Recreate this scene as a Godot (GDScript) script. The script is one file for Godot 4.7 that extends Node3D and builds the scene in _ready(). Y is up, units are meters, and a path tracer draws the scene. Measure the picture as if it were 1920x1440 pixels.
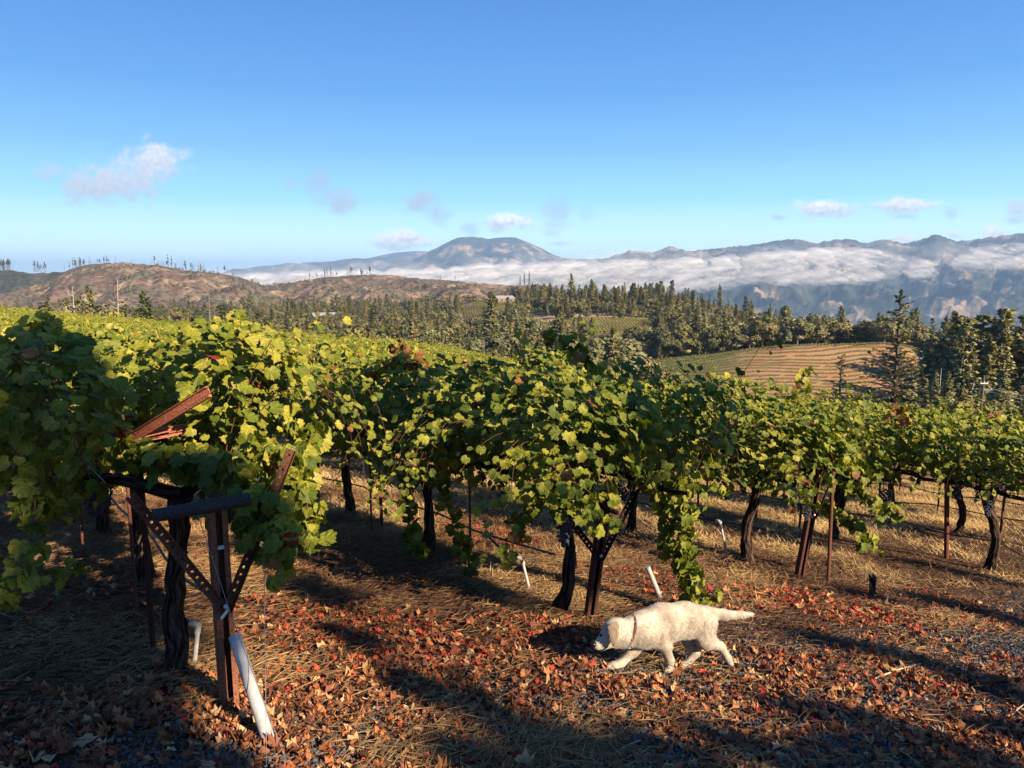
extends Node3D
# A hillside vineyard above a fog-filled valley, a cream puppy walking across the leaf-strewn headland.
const F := 1413.08          # focal length in pixels of a 1920 x 1440 frame
const PITCH := 0.1406
const EYE := 1.65
const SUN := Vector3(0.662, 0.454, 0.596)
var R := Vector3(-0.588, 0, -0.809)      # along a vine row, away from the headland
var A := Vector3(0.809, 0, -0.588)       # across the rows, to the right
var rng := RandomNumberGenerator.new()
var nz := FastNoiseLite.new()
var nzr := FastNoiseLite.new()
var used := {}
var M := {}

class B:
	var v := PackedVector3Array()
	var n := PackedVector3Array()
	var c := PackedColorArray()
	var uv := PackedVector2Array()
	var idx := PackedInt32Array()
	func vert(p: Vector3, nn: Vector3, col: Color, t := Vector2.ZERO) -> int:
		v.append(p); n.append(nn); c.append(col); uv.append(t)
		return v.size() - 1
	func tri(a: int, b: int, d: int) -> void:
		idx.append(a); idx.append(b); idx.append(d)
	func quad(a: int, b: int, d: int, e: int) -> void:
		tri(a, b, d); tri(a, d, e)
	func face(p0: Vector3, p1: Vector3, p2: Vector3, col: Color, nn := Vector3.ZERO) -> void:      # flat, without normals unless one is given
		var i := v.size()
		if nn != Vector3.ZERO:
			n.append(nn); n.append(nn); n.append(nn)
		v.append(p0); v.append(p1); v.append(p2)
		c.append(col); c.append(col); c.append(col)
		idx.append(i); idx.append(i + 1); idx.append(i + 2)
	func tube(pts: Array, rads: Array, sides: int, col: Color, caps := true, rough := 0.0, rg: RandomNumberGenerator = null) -> void:
		var k := pts.size()
		var side := Vector3.ZERO
		var first := v.size()
		var run := 0.0
		for i in k:
			var t: Vector3 = (pts[mini(i + 1, k - 1)] - pts[maxi(i - 1, 0)]).normalized()
			if side == Vector3.ZERO:
				side = t.cross(Vector3.UP if absf(t.y) < 0.9 else Vector3.RIGHT).normalized()
			side = (side - t * side.dot(t)).normalized()
			var o := t.cross(side)
			if i > 0:
				run += (pts[i] - pts[i - 1]).length()
			for j in sides:
				var a := TAU * j / sides
				var d := side * cos(a) + o * sin(a)
				var r: float = rads[i]
				if rough > 0.0:
					r *= 1.0 + rg.randf_range(-rough, rough)
				vert(pts[i] + d * r, d, col, Vector2(float(j) / sides, run))
		for i in k - 1:
			for j in sides:
				var a := first + i * sides + j
				var b := first + i * sides + (j + 1) % sides
				quad(a, b, b + sides, a + sides)
		if caps:
			for e in [0, k - 1]:
				var t: Vector3 = (pts[1] - pts[0]).normalized() * -1.0 if e == 0 else (pts[k - 1] - pts[k - 2]).normalized()
				var m := vert(pts[e], t, col)
				var ring := []
				for j in sides:
					ring.append(vert(v[first + e * sides + j], t, col))
				for j in sides:
					tri(m, ring[j], ring[(j + 1) % sides])
	func box(xf: Transform3D, s: Vector3, col: Color) -> void:
		for ax in 3:
			for sg in [-1.0, 1.0]:
				var nn := Vector3.ZERO; nn[ax] = sg
				var a := Vector3.ZERO; a[(ax + 1) % 3] = 1.0
				var b := Vector3.ZERO; b[(ax + 2) % 3] = 1.0
				var q := []
				for w in [[-1, -1], [1, -1], [1, 1], [-1, 1]]:
					var p: Vector3 = (nn + a * w[0] + b * w[1]) * s * 0.5
					q.append(vert(xf * p, (xf.basis * nn).normalized(), col, Vector2(p[(ax + 1) % 3], p[(ax + 2) % 3])))
				quad(q[0], q[1], q[2], q[3])
	func ball(at: Vector3, r: Vector3, seg: int, rings: int, col: Color) -> void:
		var first := v.size()
		for i in rings + 1:
			var th := PI * i / rings
			for j in seg:
				var ph := TAU * j / seg
				var d := Vector3(sin(th) * cos(ph), cos(th), sin(th) * sin(ph))
				vert(at + d * r, (d / r).normalized(), col, Vector2(float(j) / seg, float(i) / rings))
		for i in rings:
			for j in seg:
				var a := first + i * seg + j
				var b := first + i * seg + (j + 1) % seg
				if i > 0:
					tri(a, b, b + seg)
				if i < rings - 1:
					tri(a, b + seg, a + seg)
				elif i == 0:
					tri(a, b + seg, a + seg)
	func mesh(mat: Material = null) -> ArrayMesh:
		var arr := []
		arr.resize(Mesh.ARRAY_MAX)
		if n.size() == v.size() and n.size() > 0:
			for i in range(0, idx.size(), 3):
				var a := idx[i]; var b := idx[i + 1]; var d := idx[i + 2]
				if (v[b] - v[a]).cross(v[d] - v[a]).dot(n[a] + n[b] + n[d]) > 0.0:
					idx[i + 1] = d; idx[i + 2] = b
			arr[Mesh.ARRAY_NORMAL] = n
		arr[Mesh.ARRAY_VERTEX] = v
		if c.size() == v.size():
			arr[Mesh.ARRAY_COLOR] = c
		if uv.size() == v.size():
			arr[Mesh.ARRAY_TEX_UV] = uv
		arr[Mesh.ARRAY_INDEX] = idx
		var m := ArrayMesh.new()
		m.add_surface_from_arrays(Mesh.PRIMITIVE_TRIANGLES, arr)
		if mat:
			m.surface_set_material(0, mat)
		return m

# ---------------------------------------------------------------- helpers
func P(u: float, vv: float, D: float) -> Vector3:
	var s := (u - 960.0) / F
	var t := (vv - 720.0) / F
	var k := cos(PITCH) - t * sin(PITCH)
	return Vector3(s / k * D, EYE + (-sin(PITCH) - t * cos(PITCH)) / k * D, -D)

func numbered(called: String) -> String:
	if not used.has(called):
		used[called] = 0
		return called
	used[called] += 1
	return "%s_%03d" % [called, used[called]]

func tag(o: Node, label: String, category: String, group := "", kind := "") -> Node:
	if label: o.set_meta("label", label)
	if category: o.set_meta("category", category)
	if group: o.set_meta("group", group)
	if kind: o.set_meta("kind", kind)
	return o

func thing(called: String, label: String, category: String, at := Vector3.ZERO, turn := 0.0, group := "") -> Node3D:
	var o := Node3D.new()
	o.name = numbered(called)
	add_child(o)
	o.position = at
	o.rotation.y = turn
	tag(o, label, category, group)
	return o

func part(called: String, m: Mesh, mat: Material, parent: Node, kind := "") -> MeshInstance3D:
	var o := MeshInstance3D.new()
	o.mesh = m
	if mat: o.material_override = mat
	o.name = numbered(called) if parent == self else called
	parent.add_child(o, true)
	if kind: o.set_meta("kind", kind)
	return o

func single(called: String, m: Mesh, mat: Material, label: String, category: String, group := "") -> MeshInstance3D:
	var o := part(called, m, mat, self)
	tag(o, label, category, group)
	return o

func dup(root: Node3D, called: String, xf: Transform3D, label: String, category: String, group: String) -> Node3D:
	var o: Node3D = root.duplicate()
	o.name = numbered(called)
	add_child(o)
	o.transform = xf
	tag(o, label, category, group)
	return o

func scatter(called: String, m: Mesh, mat: Material, xfs: Array, cols: Array, parent: Node = self) -> MultiMeshInstance3D:
	var mm := MultiMesh.new()
	mm.transform_format = MultiMesh.TRANSFORM_3D
	mm.use_colors = cols.size() > 0
	mm.mesh = m
	mm.instance_count = xfs.size()
	for i in xfs.size():
		mm.set_instance_transform(i, xfs[i])
		if cols.size() > 0:
			mm.set_instance_color(i, cols[i])
	var o := MultiMeshInstance3D.new()
	o.multimesh = mm
	if mat: o.material_override = mat
	o.name = numbered(called) if parent == self else called
	o.set_meta("kind", "stuff")
	parent.add_child(o, true)
	return o

func rnd(a: float, b: float) -> float:
	return rng.randf_range(a, b)

func rdir() -> Vector3:
	var z := rnd(-1, 1)
	var a := rnd(0, TAU)
	var q := sqrt(1.0 - z * z)
	return Vector3(q * cos(a), z, q * sin(a))

func facing(n: Vector3, tip: Vector3) -> Basis:           # z = n, y = tip as far as it goes
	var z := n.normalized()
	var y := tip - z * tip.dot(z)
	if y.length() < 0.01:
		y = z.cross(Vector3.RIGHT)
	y = y.normalized()
	return Basis(y.cross(z), y, z)

func poly(points: Array, x: float) -> float:              # piecewise linear [x, y]
	if x <= points[0][0]:
		return points[0][1]
	for i in range(1, points.size()):
		if x < points[i][0]:
			var t: float = (x - points[i - 1][0]) / (points[i][0] - points[i - 1][0])
			return lerpf(points[i - 1][1], points[i][1], t)
	return points[-1][1]

# ---------------------------------------------------------------- terrain
var TU := [-500.0, 0.0, 250.0, 500.0, 750.0, 950.0, 1100.0, 1250.0, 1400.0, 1550.0, 1700.0, 1850.0, 2400.0]
var TD := [110.0, 150.0, 200.0, 250.0, 330.0, 400.0, 480.0, 560.0, 650.0, 750.0, 900.0, 1100.0, 1500.0, 2500.0, 4000.0, 8000.0, 30000.0]
var TV := [
	[655, 665, 672, 685, 705, 730, 760, 785, 800, 812, 825, 835, 870],
	[665, 680, 690, 700, 718, 735, 765, 780, 795, 805, 822, 845, 890],
	[672, 690, 695, 700, 712, 725, 742, 780, 812, 825, 830, 838, 880],
	[660, 680, 685, 690, 700, 705, 716, 748, 776, 786, 792, 812, 870],
	[640, 655, 660, 660, 665, 668, 680, 680, 657, 646, 650, 720, 840],
	[625, 635, 638, 640, 640, 640, 648, 656, 655, 656, 665, 690, 800],
	[612, 620, 620, 620, 620, 618, 614, 620, 640, 652, 662, 680, 760],
	[605, 610, 608, 605, 603, 598, 588, 590, 622, 645, 660, 675, 730],
	[600, 600, 598, 595, 590, 582, 572, 570, 602, 640, 658, 672, 720],
	[595, 595, 592, 585, 578, 565, 574, 580, 618, 650, 665, 675, 715],
	[590, 590, 585, 580, 574, 568, 590, 620, 650, 665, 675, 685, 710],
	[585, 590, 585, 580, 578, 590, 620, 650, 668, 678, 685, 690, 710],
	[600, 600, 600, 600, 620, 640, 660, 680, 690, 700, 700, 705, 715],
	[735, 735, 735, 735, 735, 735, 735, 735, 735, 735, 735, 735, 735],
	[654, 654, 654, 654, 654, 654, 654, 654, 654, 654, 654, 654, 654],
	[587, 587, 587, 587, 587, 587, 587, 587, 587, 587, 587, 587, 587],
	[538, 538, 538, 538, 538, 538, 538, 538, 538, 538, 538, 538, 538]]

func row_v(row: Array, u: float) -> float:
	var i := 1
	while i < TU.size() - 1 and u > TU[i]:
		i += 1
	var t := clampf((u - TU[i - 1]) / (TU[i] - TU[i - 1]), 0, 1)
	var p0: float = row[maxi(i - 2, 0)]
	var p3: float = row[mini(i + 1, row.size() - 1)]
	return cubic_interpolate(row[i - 1], row[i], p0, p3, t)

func tab(u: float, D: float) -> float:
	var i := 1
	while i < TD.size() - 1 and D > TD[i]:
		i += 1
	var t := clampf((D - TD[i - 1]) / (TD[i] - TD[i - 1]), 0, 1)
	return lerpf(row_v(TV[i - 1], u), row_v(TV[i], u), t)

func near_y(x: float, D: float) -> float:
	var s := x / maxf(D, 1.0)
	return -0.157 * D - 0.084 * x + 0.068 * maxf(0.0, D - 14.0) * (1.0 - smoothstep(-0.15, 0.3, s))

func gy(x: float, z: float) -> float:
	var r := sqrt(x * x + z * z)
	var y := near_y(x, -z)
	if r < 75.0:
		return y + 0.05 * nz.get_noise_2d(x * 60.0, z * 60.0) * smoothstep(2.0, 5.0, r)
	var D := maxf(-z, 0.45 * r)
	var u := clampf(960.0 + F * x / D, -500.0, 2400.0)
	var yt := EYE - (tab(u, D) - 520.0) / F * D
	return lerpf(y, yt, smoothstep(75.0, 115.0, D)) + nz.get_noise_2d(x * 2.0, z * 2.0) * minf(D * 0.004, 3.0)

func on_ground(u: float, vv: float) -> Vector3:          # where the sight line through a pixel meets the near ground
	var d := P(u, vv, 1.0) - Vector3(0, EYE, 0)
	var D := EYE / -(d.y + 0.157 + 0.084 * d.x)
	for i in 4:
		var q := Vector3(d.x * D, 0, -D)
		D = (gy(q.x, q.z) - EYE) / d.y
	return Vector3(d.x * D, EYE + d.y * D, -D)

func grounded(x: float, z: float) -> Vector3:
	return Vector3(x, gy(x, z), z)

# ---------------------------------------------------------------- materials
func tone_texture(freq: float, lo: float, hi: float, size: int, seed_: int, bump := false) -> ImageTexture:
	var f := FastNoiseLite.new()
	f.seed = seed_
	f.frequency = freq
	f.fractal_octaves = 5
	var im := f.get_seamless_image(size, size)
	var out := Image.create(size, size, false, Image.FORMAT_RGB8)
	for y in size:
		for x in size:
			var k := lerpf(lo, hi, im.get_pixel(x, y).r)
			out.set_pixel(x, y, Color(k, k, k))
	return ImageTexture.create_from_image(out)

func streak_texture(size: int, seed_: int) -> ImageTexture:      # long bark fibres
	var f := FastNoiseLite.new()
	f.seed = seed_
	f.frequency = 0.03
	f.fractal_octaves = 4
	var out := Image.create(size, size, false, Image.FORMAT_RGB8)
	for y in size:
		for x in size:
			var a := TAU * x / size
			var k := 0.5 + 0.75 * f.get_noise_3d(cos(a) * 60.0, sin(a) * 60.0, y * 0.35)
			k = clampf(k, 0.05, 1.0)
			out.set_pixel(x, y, Color(k, k, k))
	return ImageTexture.create_from_image(out)

func vein_texture() -> ImageTexture:
	var s := 192
	var out := Image.create(s, s, false, Image.FORMAT_RGB8)
	var f := FastNoiseLite.new()
	f.frequency = 0.035
	f.seed = 5
	for y in s:
		for x in s:
			var p := Vector2(float(x) / s - 0.5, 0.12 - float(y) / s + 0.0)   # base of the leaf at v = 0.12
			p.y = float(y) / s - 0.14
			var k := 0.80 + 0.16 * f.get_noise_2d(x, y)
			for a in [0.0, 0.72, -0.72, 1.55, -1.55]:
				var dir := Vector2(sin(a), cos(a))
				var al := p.dot(dir)
				var ac: float = absf(p.dot(Vector2(dir.y, -dir.x)))
				if al > 0.0 and al < 0.75:
					k += 0.30 * exp(-pow(ac / (0.014 * (1.0 - al)), 2.0))
					var rib := fposmod(al - ac * 0.9, 0.11)
					if ac < 0.2 * (1.0 - al):
						k += 0.10 * exp(-pow((rib - 0.055) / 0.008, 2.0))
			k = clampf(k, 0.0, 1.0)
			out.set_pixel(x, y, Color(k, k, k * 0.97))
	return ImageTexture.create_from_image(out)

func mat(name_: String, col: Color, rough := 0.85, vc := false, spec := 0.4) -> StandardMaterial3D:
	var m := StandardMaterial3D.new()
	m.resource_name = name_
	m.albedo_color = col.linear_to_srgb()
	m.roughness = rough
	m.metallic_specular = spec
	m.vertex_color_use_as_albedo = vc
	M[name_] = m
	return m

func materials() -> void:
	var w := Color(1, 1, 1)
	var g := mat("soil", w, 0.95, true, 0.2)
	g.albedo_texture = tone_texture(0.03, 0.35, 1.45, 512, 3)
	g.uv1_triplanar = true; g.uv1_world_triplanar = true; g.uv1_scale = Vector3.ONE * 0.55
	g.heightmap_enabled = true; g.heightmap_texture = tone_texture(0.06, 0.0, 1.0, 512, 4); g.heightmap_scale = 4.0
	g.detail_enabled = true
	g.detail_blend_mode = BaseMaterial3D.BLEND_MODE_MUL
	var h := mat("hillside", w, 0.95, true, 0.1)
	h.albedo_texture = tone_texture(0.02, 0.4, 1.4, 512, 7)
	h.uv1_triplanar = true; h.uv1_world_triplanar = true; h.uv1_scale = Vector3.ONE * 0.008
	var h2 := mat("mountain", w, 0.95, true, 0.1)
	h2.albedo_texture = tone_texture(0.02, 0.45, 1.35, 512, 9)
	h2.uv1_triplanar = true; h2.uv1_world_triplanar = true; h2.uv1_scale = Vector3.ONE * 0.0022
	var bark := mat("bark", w, 0.95, true, 0.2)
	var st := streak_texture(256, 11)
	bark.albedo_texture = st
	bark.uv1_scale = Vector3(1, 2.2, 1)
	bark.heightmap_enabled = true; bark.heightmap_texture = st; bark.heightmap_scale = 1.4
	mat("twig", w, 0.8, true, 0.3)
	var lf := mat("leaf", w, 0.55, true, 0.36)
	lf.albedo_texture = vein_texture()
	lf.backlight_enabled = true; lf.backlight = Color(0.70, 0.78, 0.18)
	var fl := mat("far_leaf", w, 0.6, true, 0.4)
	fl.backlight_enabled = true; fl.backlight = Color(0.55, 0.62, 0.2)
	var nd := mat("needles", w, 0.8, true, 0.2)
	nd.backlight_enabled = true; nd.backlight = Color(0.55, 0.58, 0.30)
	var lit := mat("litter", w, 0.75, true, 0.3)
	lit.backlight_enabled = true; lit.backlight = Color(0.3, 0.16, 0.07)
	mat("straw", w, 0.7, true, 0.3)
	var pe := mat("pebble", w, 0.85, true, 0.3)
	pe.uv1_triplanar = true
	var rust := mat("rust", w, 0.75, true, 0.35)
	rust.albedo_texture = tone_texture(0.05, 0.45, 1.35, 256, 21)
	rust.uv1_triplanar = true; rust.uv1_scale = Vector3.ONE * 5.0
	rust.heightmap_enabled = true; rust.heightmap_texture = rust.albedo_texture; rust.heightmap_scale = 0.12
	var pv := mat("pvc", Color(0.42, 0.41, 0.39), 0.45, false, 0.5)
	pv.albedo_texture = tone_texture(0.02, 0.82, 1.08, 256, 23)
	pv.uv1_triplanar = true; pv.uv1_scale = Vector3.ONE * 3.0
	mat("hose", Color(0.018, 0.018, 0.02), 0.5, false, 0.5)
	var wi := mat("wire", Color(0.32, 0.31, 0.30), 0.45, false, 0.5)
	wi.metallic = 0.7
	var gr := mat("grape", w, 0.55, true, 0.4)
	gr.rim_enabled = true; gr.rim = 0.5
	mat("fur", w, 0.9, true, 0.25)
	M.fur.rim_enabled = true; M.fur.rim = 0.3
	mat("dark", Color(0.012, 0.010, 0.010), 0.25, false, 0.5)
	mat("collar", Color(0.06, 0.018, 0.022), 0.7)
	var me := mat("metal", Color(0.5, 0.49, 0.46), 0.35, false, 0.5)
	me.metallic = 0.9
	var cl := mat("cloud", Color(0.93, 0.93, 0.95, 0.3), 1.0, false, 0.0)
	cl.albedo_color.a = 0.075
	cl.transparency = BaseMaterial3D.TRANSPARENCY_ALPHA
	mat("paint", w, 0.7, true, 0.3)
	var wp := mat("wisp", Color(0.93, 0.93, 0.95), 1.0, false, 0.0)
	wp.albedo_color.a = 0.022
	wp.transparency = BaseMaterial3D.TRANSPARENCY_ALPHA

# ---------------------------------------------------------------- sky
func sky_image() -> Image:
	var W := 4096; var H := 2048
	var im := Image.create(W, H, false, Image.FORMAT_RGB8)
	var stops := [[-90, Color(0.30, 0.36, 0.42)], [-1, Color(0.46, 0.60, 0.66)], [0.0, Color(1.50, 1.84, 1.88)], [2.5, Color(1.00, 1.44, 1.62)], [5.5, Color(0.44, 0.95, 1.27)], [9, Color(0.245, 0.62, 1.08)], [13, Color(0.140, 0.43, 0.96)], [20, Color(0.080, 0.28, 0.77)], [35, Color(0.065, 0.21, 0.60)], [90, Color(0.04, 0.13, 0.42)]]
	for y in H:
		var el := 90.0 - (y + 0.5) * 180.0 / H
		var c: Color = stops[-1][1]
		for i in range(1, stops.size()):
			if el < stops[i][0]:
				var t: float = clampf((el - stops[i - 1][0]) / (stops[i][0] - stops[i - 1][0]), 0, 1)
				c = stops[i - 1][1].lerp(stops[i][1], t)
				break
		im.fill_rect(Rect2i(0, y, W, 1), (c / 1.9).linear_to_srgb())
	var f := FastNoiseLite.new()
	f.seed = 12; f.frequency = 0.035; f.fractal_octaves = 5; f.fractal_gain = 0.55
	# u, v, half width, half height in pixels of the frame, density, whiteness
	var puffs := [[290, 300, 70, 44, 1.0, 0.42], [170, 352, 80, 36, 1.0, 0.22], [230, 340, 100, 48, 0.9, 0.28], [95, 322, 40, 22, 0.6, 0.2], [640, 378, 48, 24, 0.85, 0.05], [600, 345, 34, 38, 0.55, 0.0], [545, 348, 18, 14, 0.4, 0.0],
		[790, 380, 40, 30, 0.8, 0.05], [826, 405, 30, 22, 0.5, 0.0], [755, 451, 58, 15, 1.0, 0.9], [760, 441, 28, 11, 1.0, 1.0], [725, 462, 30, 12, 0.7, 0.4], [952, 414, 42, 14, 1.0, 0.85], [930, 428, 25, 14, 0.8, 0.3], [880, 430, 26, 16, 0.5, 0.0],
		[1045, 400, 30, 45, 0.5, 0.0], [1100, 400, 16, 26, 0.3, 0.0], [1030, 437, 22, 10, 0.5, 0.0], [1050, 457, 24, 5, 0.5, 0.0], [1550, 391, 58, 14, 1.0, 0.6], [1540, 384, 34, 9, 0.9, 0.9], [1456, 407, 18, 8, 0.8, 0.1],
		[1700, 386, 56, 12, 1.0, 0.6], [1684, 378, 20, 12, 0.9, 0.8], [1690, 405, 34, 10, 0.6, 0.1], [1785, 400, 18, 14, 0.5, 0.0], [1905, 392, 28, 22, 0.8, 0.3], [1900, 412, 24, 10, 0.6, 0.1], [1866, 434, 18, 12, 1.1, 1.0], [1700, 447, 24, 8, 1.0, 0.95], [1790, 440, 26, 8, 0.9, 0.8], [1390, 458, 10, 5, 1.0, 0.9], [1640, 300, 2, 2, 0.0, 0.0], [2080, 400, 120, 30, 0.9, 0.5], [-180, 380, 110, 36, 0.8, 0.4]]
	for p in puffs:
		for y in range(int(H / 2.0 - 300), int(H / 2.0)):
			var el := deg_to_rad(90.0 - (y + 0.5) * 180.0 / H)
			var ty := tan(el)
			var du: float = p[2] * 1.9
			var a0 := atan((p[0] - du - 1010.0) / F); var a1 := atan((p[0] + du - 910.0) / F)
			for xi in range(int(floor(a0 / TAU * W)), int(ceil(a1 / TAU * W)) + 1):
				var azi := (xi + 0.5) / W * TAU
				var deep := cos(azi) * cos(PITCH) - ty * sin(PITCH)
				var u := 960.0 + F * sin(azi) / deep
				var vv := 720.0 - F * (ty * cos(PITCH) + cos(azi) * sin(PITCH)) / deep
				if absf(vv - p[1]) > p[3] * 1.9 or absf(u - p[0]) > du:
					continue
				var q := Vector2((u - p[0]) / p[2], (vv - p[1]) / p[3])
				var warp := f.get_noise_2d(u * 0.65, vv * 0.95) * 0.85 + f.get_noise_2d(u * 2.4 + 300, vv * 2.8) * 0.38
				var dens := clampf((1.0 - q.length() * 0.95 + warp * 0.62 + (0.28 if p[4] >= 1.0 and p[3] < 20 else 0.0)) * 1.35, 0, 1)
				dens = dens * dens * (3.0 - 2.0 * dens) * p[4] * 0.92
				if dens < 0.01:
					continue
				var lit: float = clampf(p[5] * (0.90 - q.y * 0.55 + f.get_noise_2d(u * 2.0 + 90, vv * 2.5) * 0.8), 0, 1)
				var cc := (Color(0.36, 0.42, 0.55).lerp(Color(0.92, 0.905, 0.915), lit)) * (1.45 / 1.9)
				var x := posmod(xi, W)
				var old := im.get_pixel(x, y).srgb_to_linear()
				im.set_pixel(x, y, old.lerp(cc, dens).linear_to_srgb())
	return im

func light_and_camera() -> void:
	var cam := Camera3D.new()
	cam.name = "camera"
	cam.fov = 54.0
	cam.near = 0.05
	cam.far = 60000.0
	cam.position = Vector3(0, EYE, 0)
	cam.rotation.x = -PITCH
	add_child(cam)
	cam.current = true
	var we := WorldEnvironment.new()
	we.name = "world"
	var e := Environment.new()
	we.environment = e
	e.background_mode = Environment.BG_SKY
	e.tonemap_mode = Environment.TONE_MAPPER_LINEAR
	e.tonemap_exposure = 2.6
	e.background_energy_multiplier = 1.9 / 2.6
	var s := PanoramaSkyMaterial.new()
	s.panorama = ImageTexture.create_from_image(sky_image())
	e.sky = Sky.new()
	e.sky.sky_material = s
	e.fog_enabled = true
	e.fog_density = 0.000066
	e.fog_light_color = Color(0.66, 0.82, 1.0)
	e.sdfgi_enabled = true; e.ssao_enabled = true; e.ssil_enabled = true
	add_child(we)
	var sun := DirectionalLight3D.new()
	sun.name = "sun"
	add_child(sun)
	sun.look_at_from_position(SUN * 100.0, Vector3.ZERO)
	sun.light_energy = 1.6
	sun.light_color = Color(1.0, 0.91, 0.78)
	sun.light_angular_distance = 0.5
	sun.shadow_enabled = true

# ---------------------------------------------------------------- ground and hills
func in_patch(u: float, D: float) -> String:
	if D > 205.0 and D < 345.0:
		var lim := poly([[200, 1330], [250, 1290], [300, 1255], [330, 1230], [345, 1240]], D)
		var rim := poly([[200, 1690], [260, 1700], [300, 1705], [330, 1730], [345, 1700]], D)
		if u > lim and u < rim:
			return "terrace"
	if D > 425.0 and D < 530.0 and u > 985.0 and u < 1235.0 - (D - 425.0) * 0.1:
		return "field"
	if D > 610.0 and D < 800.0 and u > poly([[600, 850], [700, 880], [800, 905]], D) and u < 1020.0 - (D - 610.0) * 0.35:
		return "field"
	if D > 90.0 and D < 112.0 and u < 900:
		return "edge"
	return ""

func ground_color(x: float, z: float) -> Color:
	var r := sqrt(x * x + z * z)
	var k := nz.get_noise_2d(x * 30.0, z * 30.0)
	if r < 90.0:
		var straw := Color(0.25, 0.145, 0.068)
		var soil := Color(0.105, 0.055, 0.034)
		var gravel := Color(0.060, 0.058, 0.056)
		var head := R.dot(Vector3(x, 0, z) - Vector3(-1.39, 0, -3.44))          # metres past the headland line
		var c := gravel.lerp(soil, smoothstep(-1.6, -0.4, head + k * 1.2))
		return c.lerp(straw, smoothstep(0.2, 6.0, head + k * 3.0) * 0.95)
	var D := maxf(-z, 1.0)
	var u := 960.0 + F * x / D
	var kind := in_patch(u, D) if -z > 0.0 else ""
	if kind == "terrace":
		return Color(0.47, 0.235, 0.12).lerp(Color(0.42, 0.29, 0.15), 0.5 + k).lerp(Color(0.22, 0.205, 0.075), smoothstep(1460, 1290, u))
	if kind == "field":
		return Color(0.30, 0.24, 0.10)
	if D > 405.0 and D < 440.0 and u > 1040.0 and u < 1220.0:
		return Color(0.42, 0.24, 0.14)
	if D > 530.0 and D < 575.0 and u > 985.0 and u < 1240.0:
		return Color(0.50, 0.36, 0.20)
	if r < 1400.0:
		return Color(0.115, 0.095, 0.055).lerp(Color(0.26, 0.20, 0.11), smoothstep(0.05, 0.5, nz.get_noise_2d(x * 1.6, z * 1.6)))
	return Color(0.16, 0.15, 0.09).lerp(Color(0.32, 0.27, 0.17), smoothstep(-0.2, 0.4, nz.get_noise_2d(x * 0.2, z * 0.2)))

func build_ground() -> void:
	var b := B.new()
	var az := []
	var a := -180.0
	while a < 180.0:
		az.append(deg_to_rad(a))
		a += 0.7 if absf(a) < 48.0 else 4.0
	var rad := [0.0]
	var r := 0.7
	while r < 30000.0:
		rad.append(r)
		r *= 1.022 if r < 1600.0 else 1.08
	for q in rad:
		for t in az:
			var x: float = q * sin(t); var z: float = -q * cos(t)
			b.vert(Vector3(x, gy(x, z), z), Vector3.UP, ground_color(x, z))
	var na := az.size()
	for i in rad.size() - 1:
		for j in na:
			var j2 := (j + 1) % na
			b.quad(i * na + j, i * na + j2, (i + 1) * na + j2, (i + 1) * na + j)
	smooth_normals(b)
	tag(part("ground", b.mesh(M.soil), null, self), "", "", "", "structure")

func smooth_normals(b: B) -> void:
	var acc := PackedVector3Array()
	acc.resize(b.v.size())
	for i in range(0, b.idx.size(), 3):
		var p := b.idx[i]; var q := b.idx[i + 1]; var s := b.idx[i + 2]
		var nn := (b.v[q] - b.v[p]).cross(b.v[s] - b.v[p])
		if nn.y < 0.0:
			nn = -nn
		acc[p] += nn; acc[q] += nn; acc[s] += nn
	for i in acc.size():
		b.n[i] = acc[i].normalized() if acc[i].length_squared() > 0.0 else Vector3.UP

func hill(called: String, u0: float, u1: float, nu: int, D0: float, D1: float, nd: int, height: Callable, color: Callable, m: Material) -> void:
	var b := B.new()
	for i in nd + 1:
		var D := lerpf(D0, D1, float(i) / nd)
		for j in nu + 1:
			var u := lerpf(u0, u1, float(j) / nu)
			var x := (u - 960.0) / F * D
			var y: float = height.call(u, D, x)
			b.vert(Vector3(x, y, -D), Vector3.UP, color.call(u, D, x, y))
	var w := nu + 1
	for i in nd:
		for j in nu:
			b.quad(i * w + j, i * w + j + 1, (i + 1) * w + j + 1, (i + 1) * w + j)
	smooth_normals(b)
	tag(part(called, b.mesh(m), null, self), "", "", "", "structure")

func yv(v: float, D: float) -> float:
	return EYE - (v - 520.0) / F * D

var RIDGE := [[-400, 580], [0, 560], [50, 549], [95, 530], [125, 512], [150, 501], [180, 495], [240, 492], [300, 497], [350, 506], [400, 511], [440, 516], [480, 526], [500, 536], [520, 533], [550, 530], [570, 527], [600, 521], [650, 517], [700, 514], [740, 516], [800, 523], [850, 525], [900, 530], [950, 534], [985, 535], [1010, 533], [1040, 538], [1100, 560], [1160, 590]]
func ridge_depth(u: float) -> float:
	return 1300.0 + 60.0 * sin(u * 0.011) + (90.0 if u > 520.0 else 0.0) * smoothstep(480, 620, u)

func ridge_y(u: float, D: float, x: float) -> float:
	var Dc := ridge_depth(u)
	var yc := yv(poly(RIDGE, u) + 2.0 * nz.get_noise_1d(u * 9.0), Dc)
	if D > Dc:
		return yc - (D - Dc) * 0.28
	var t := clampf((D - 860.0) / (Dc - 860.0), 0, 1)
	var base := yv(600.0, 860.0)
	var gully := nzr.get_noise_2d(x * 0.9, D * 0.25) * 26.0 + nz.get_noise_2d(x * 3.0, D * 1.5) * 7.0
	return lerpf(base, yc, pow(t, 0.85)) + gully * sin(PI * t) * 0.9

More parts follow.
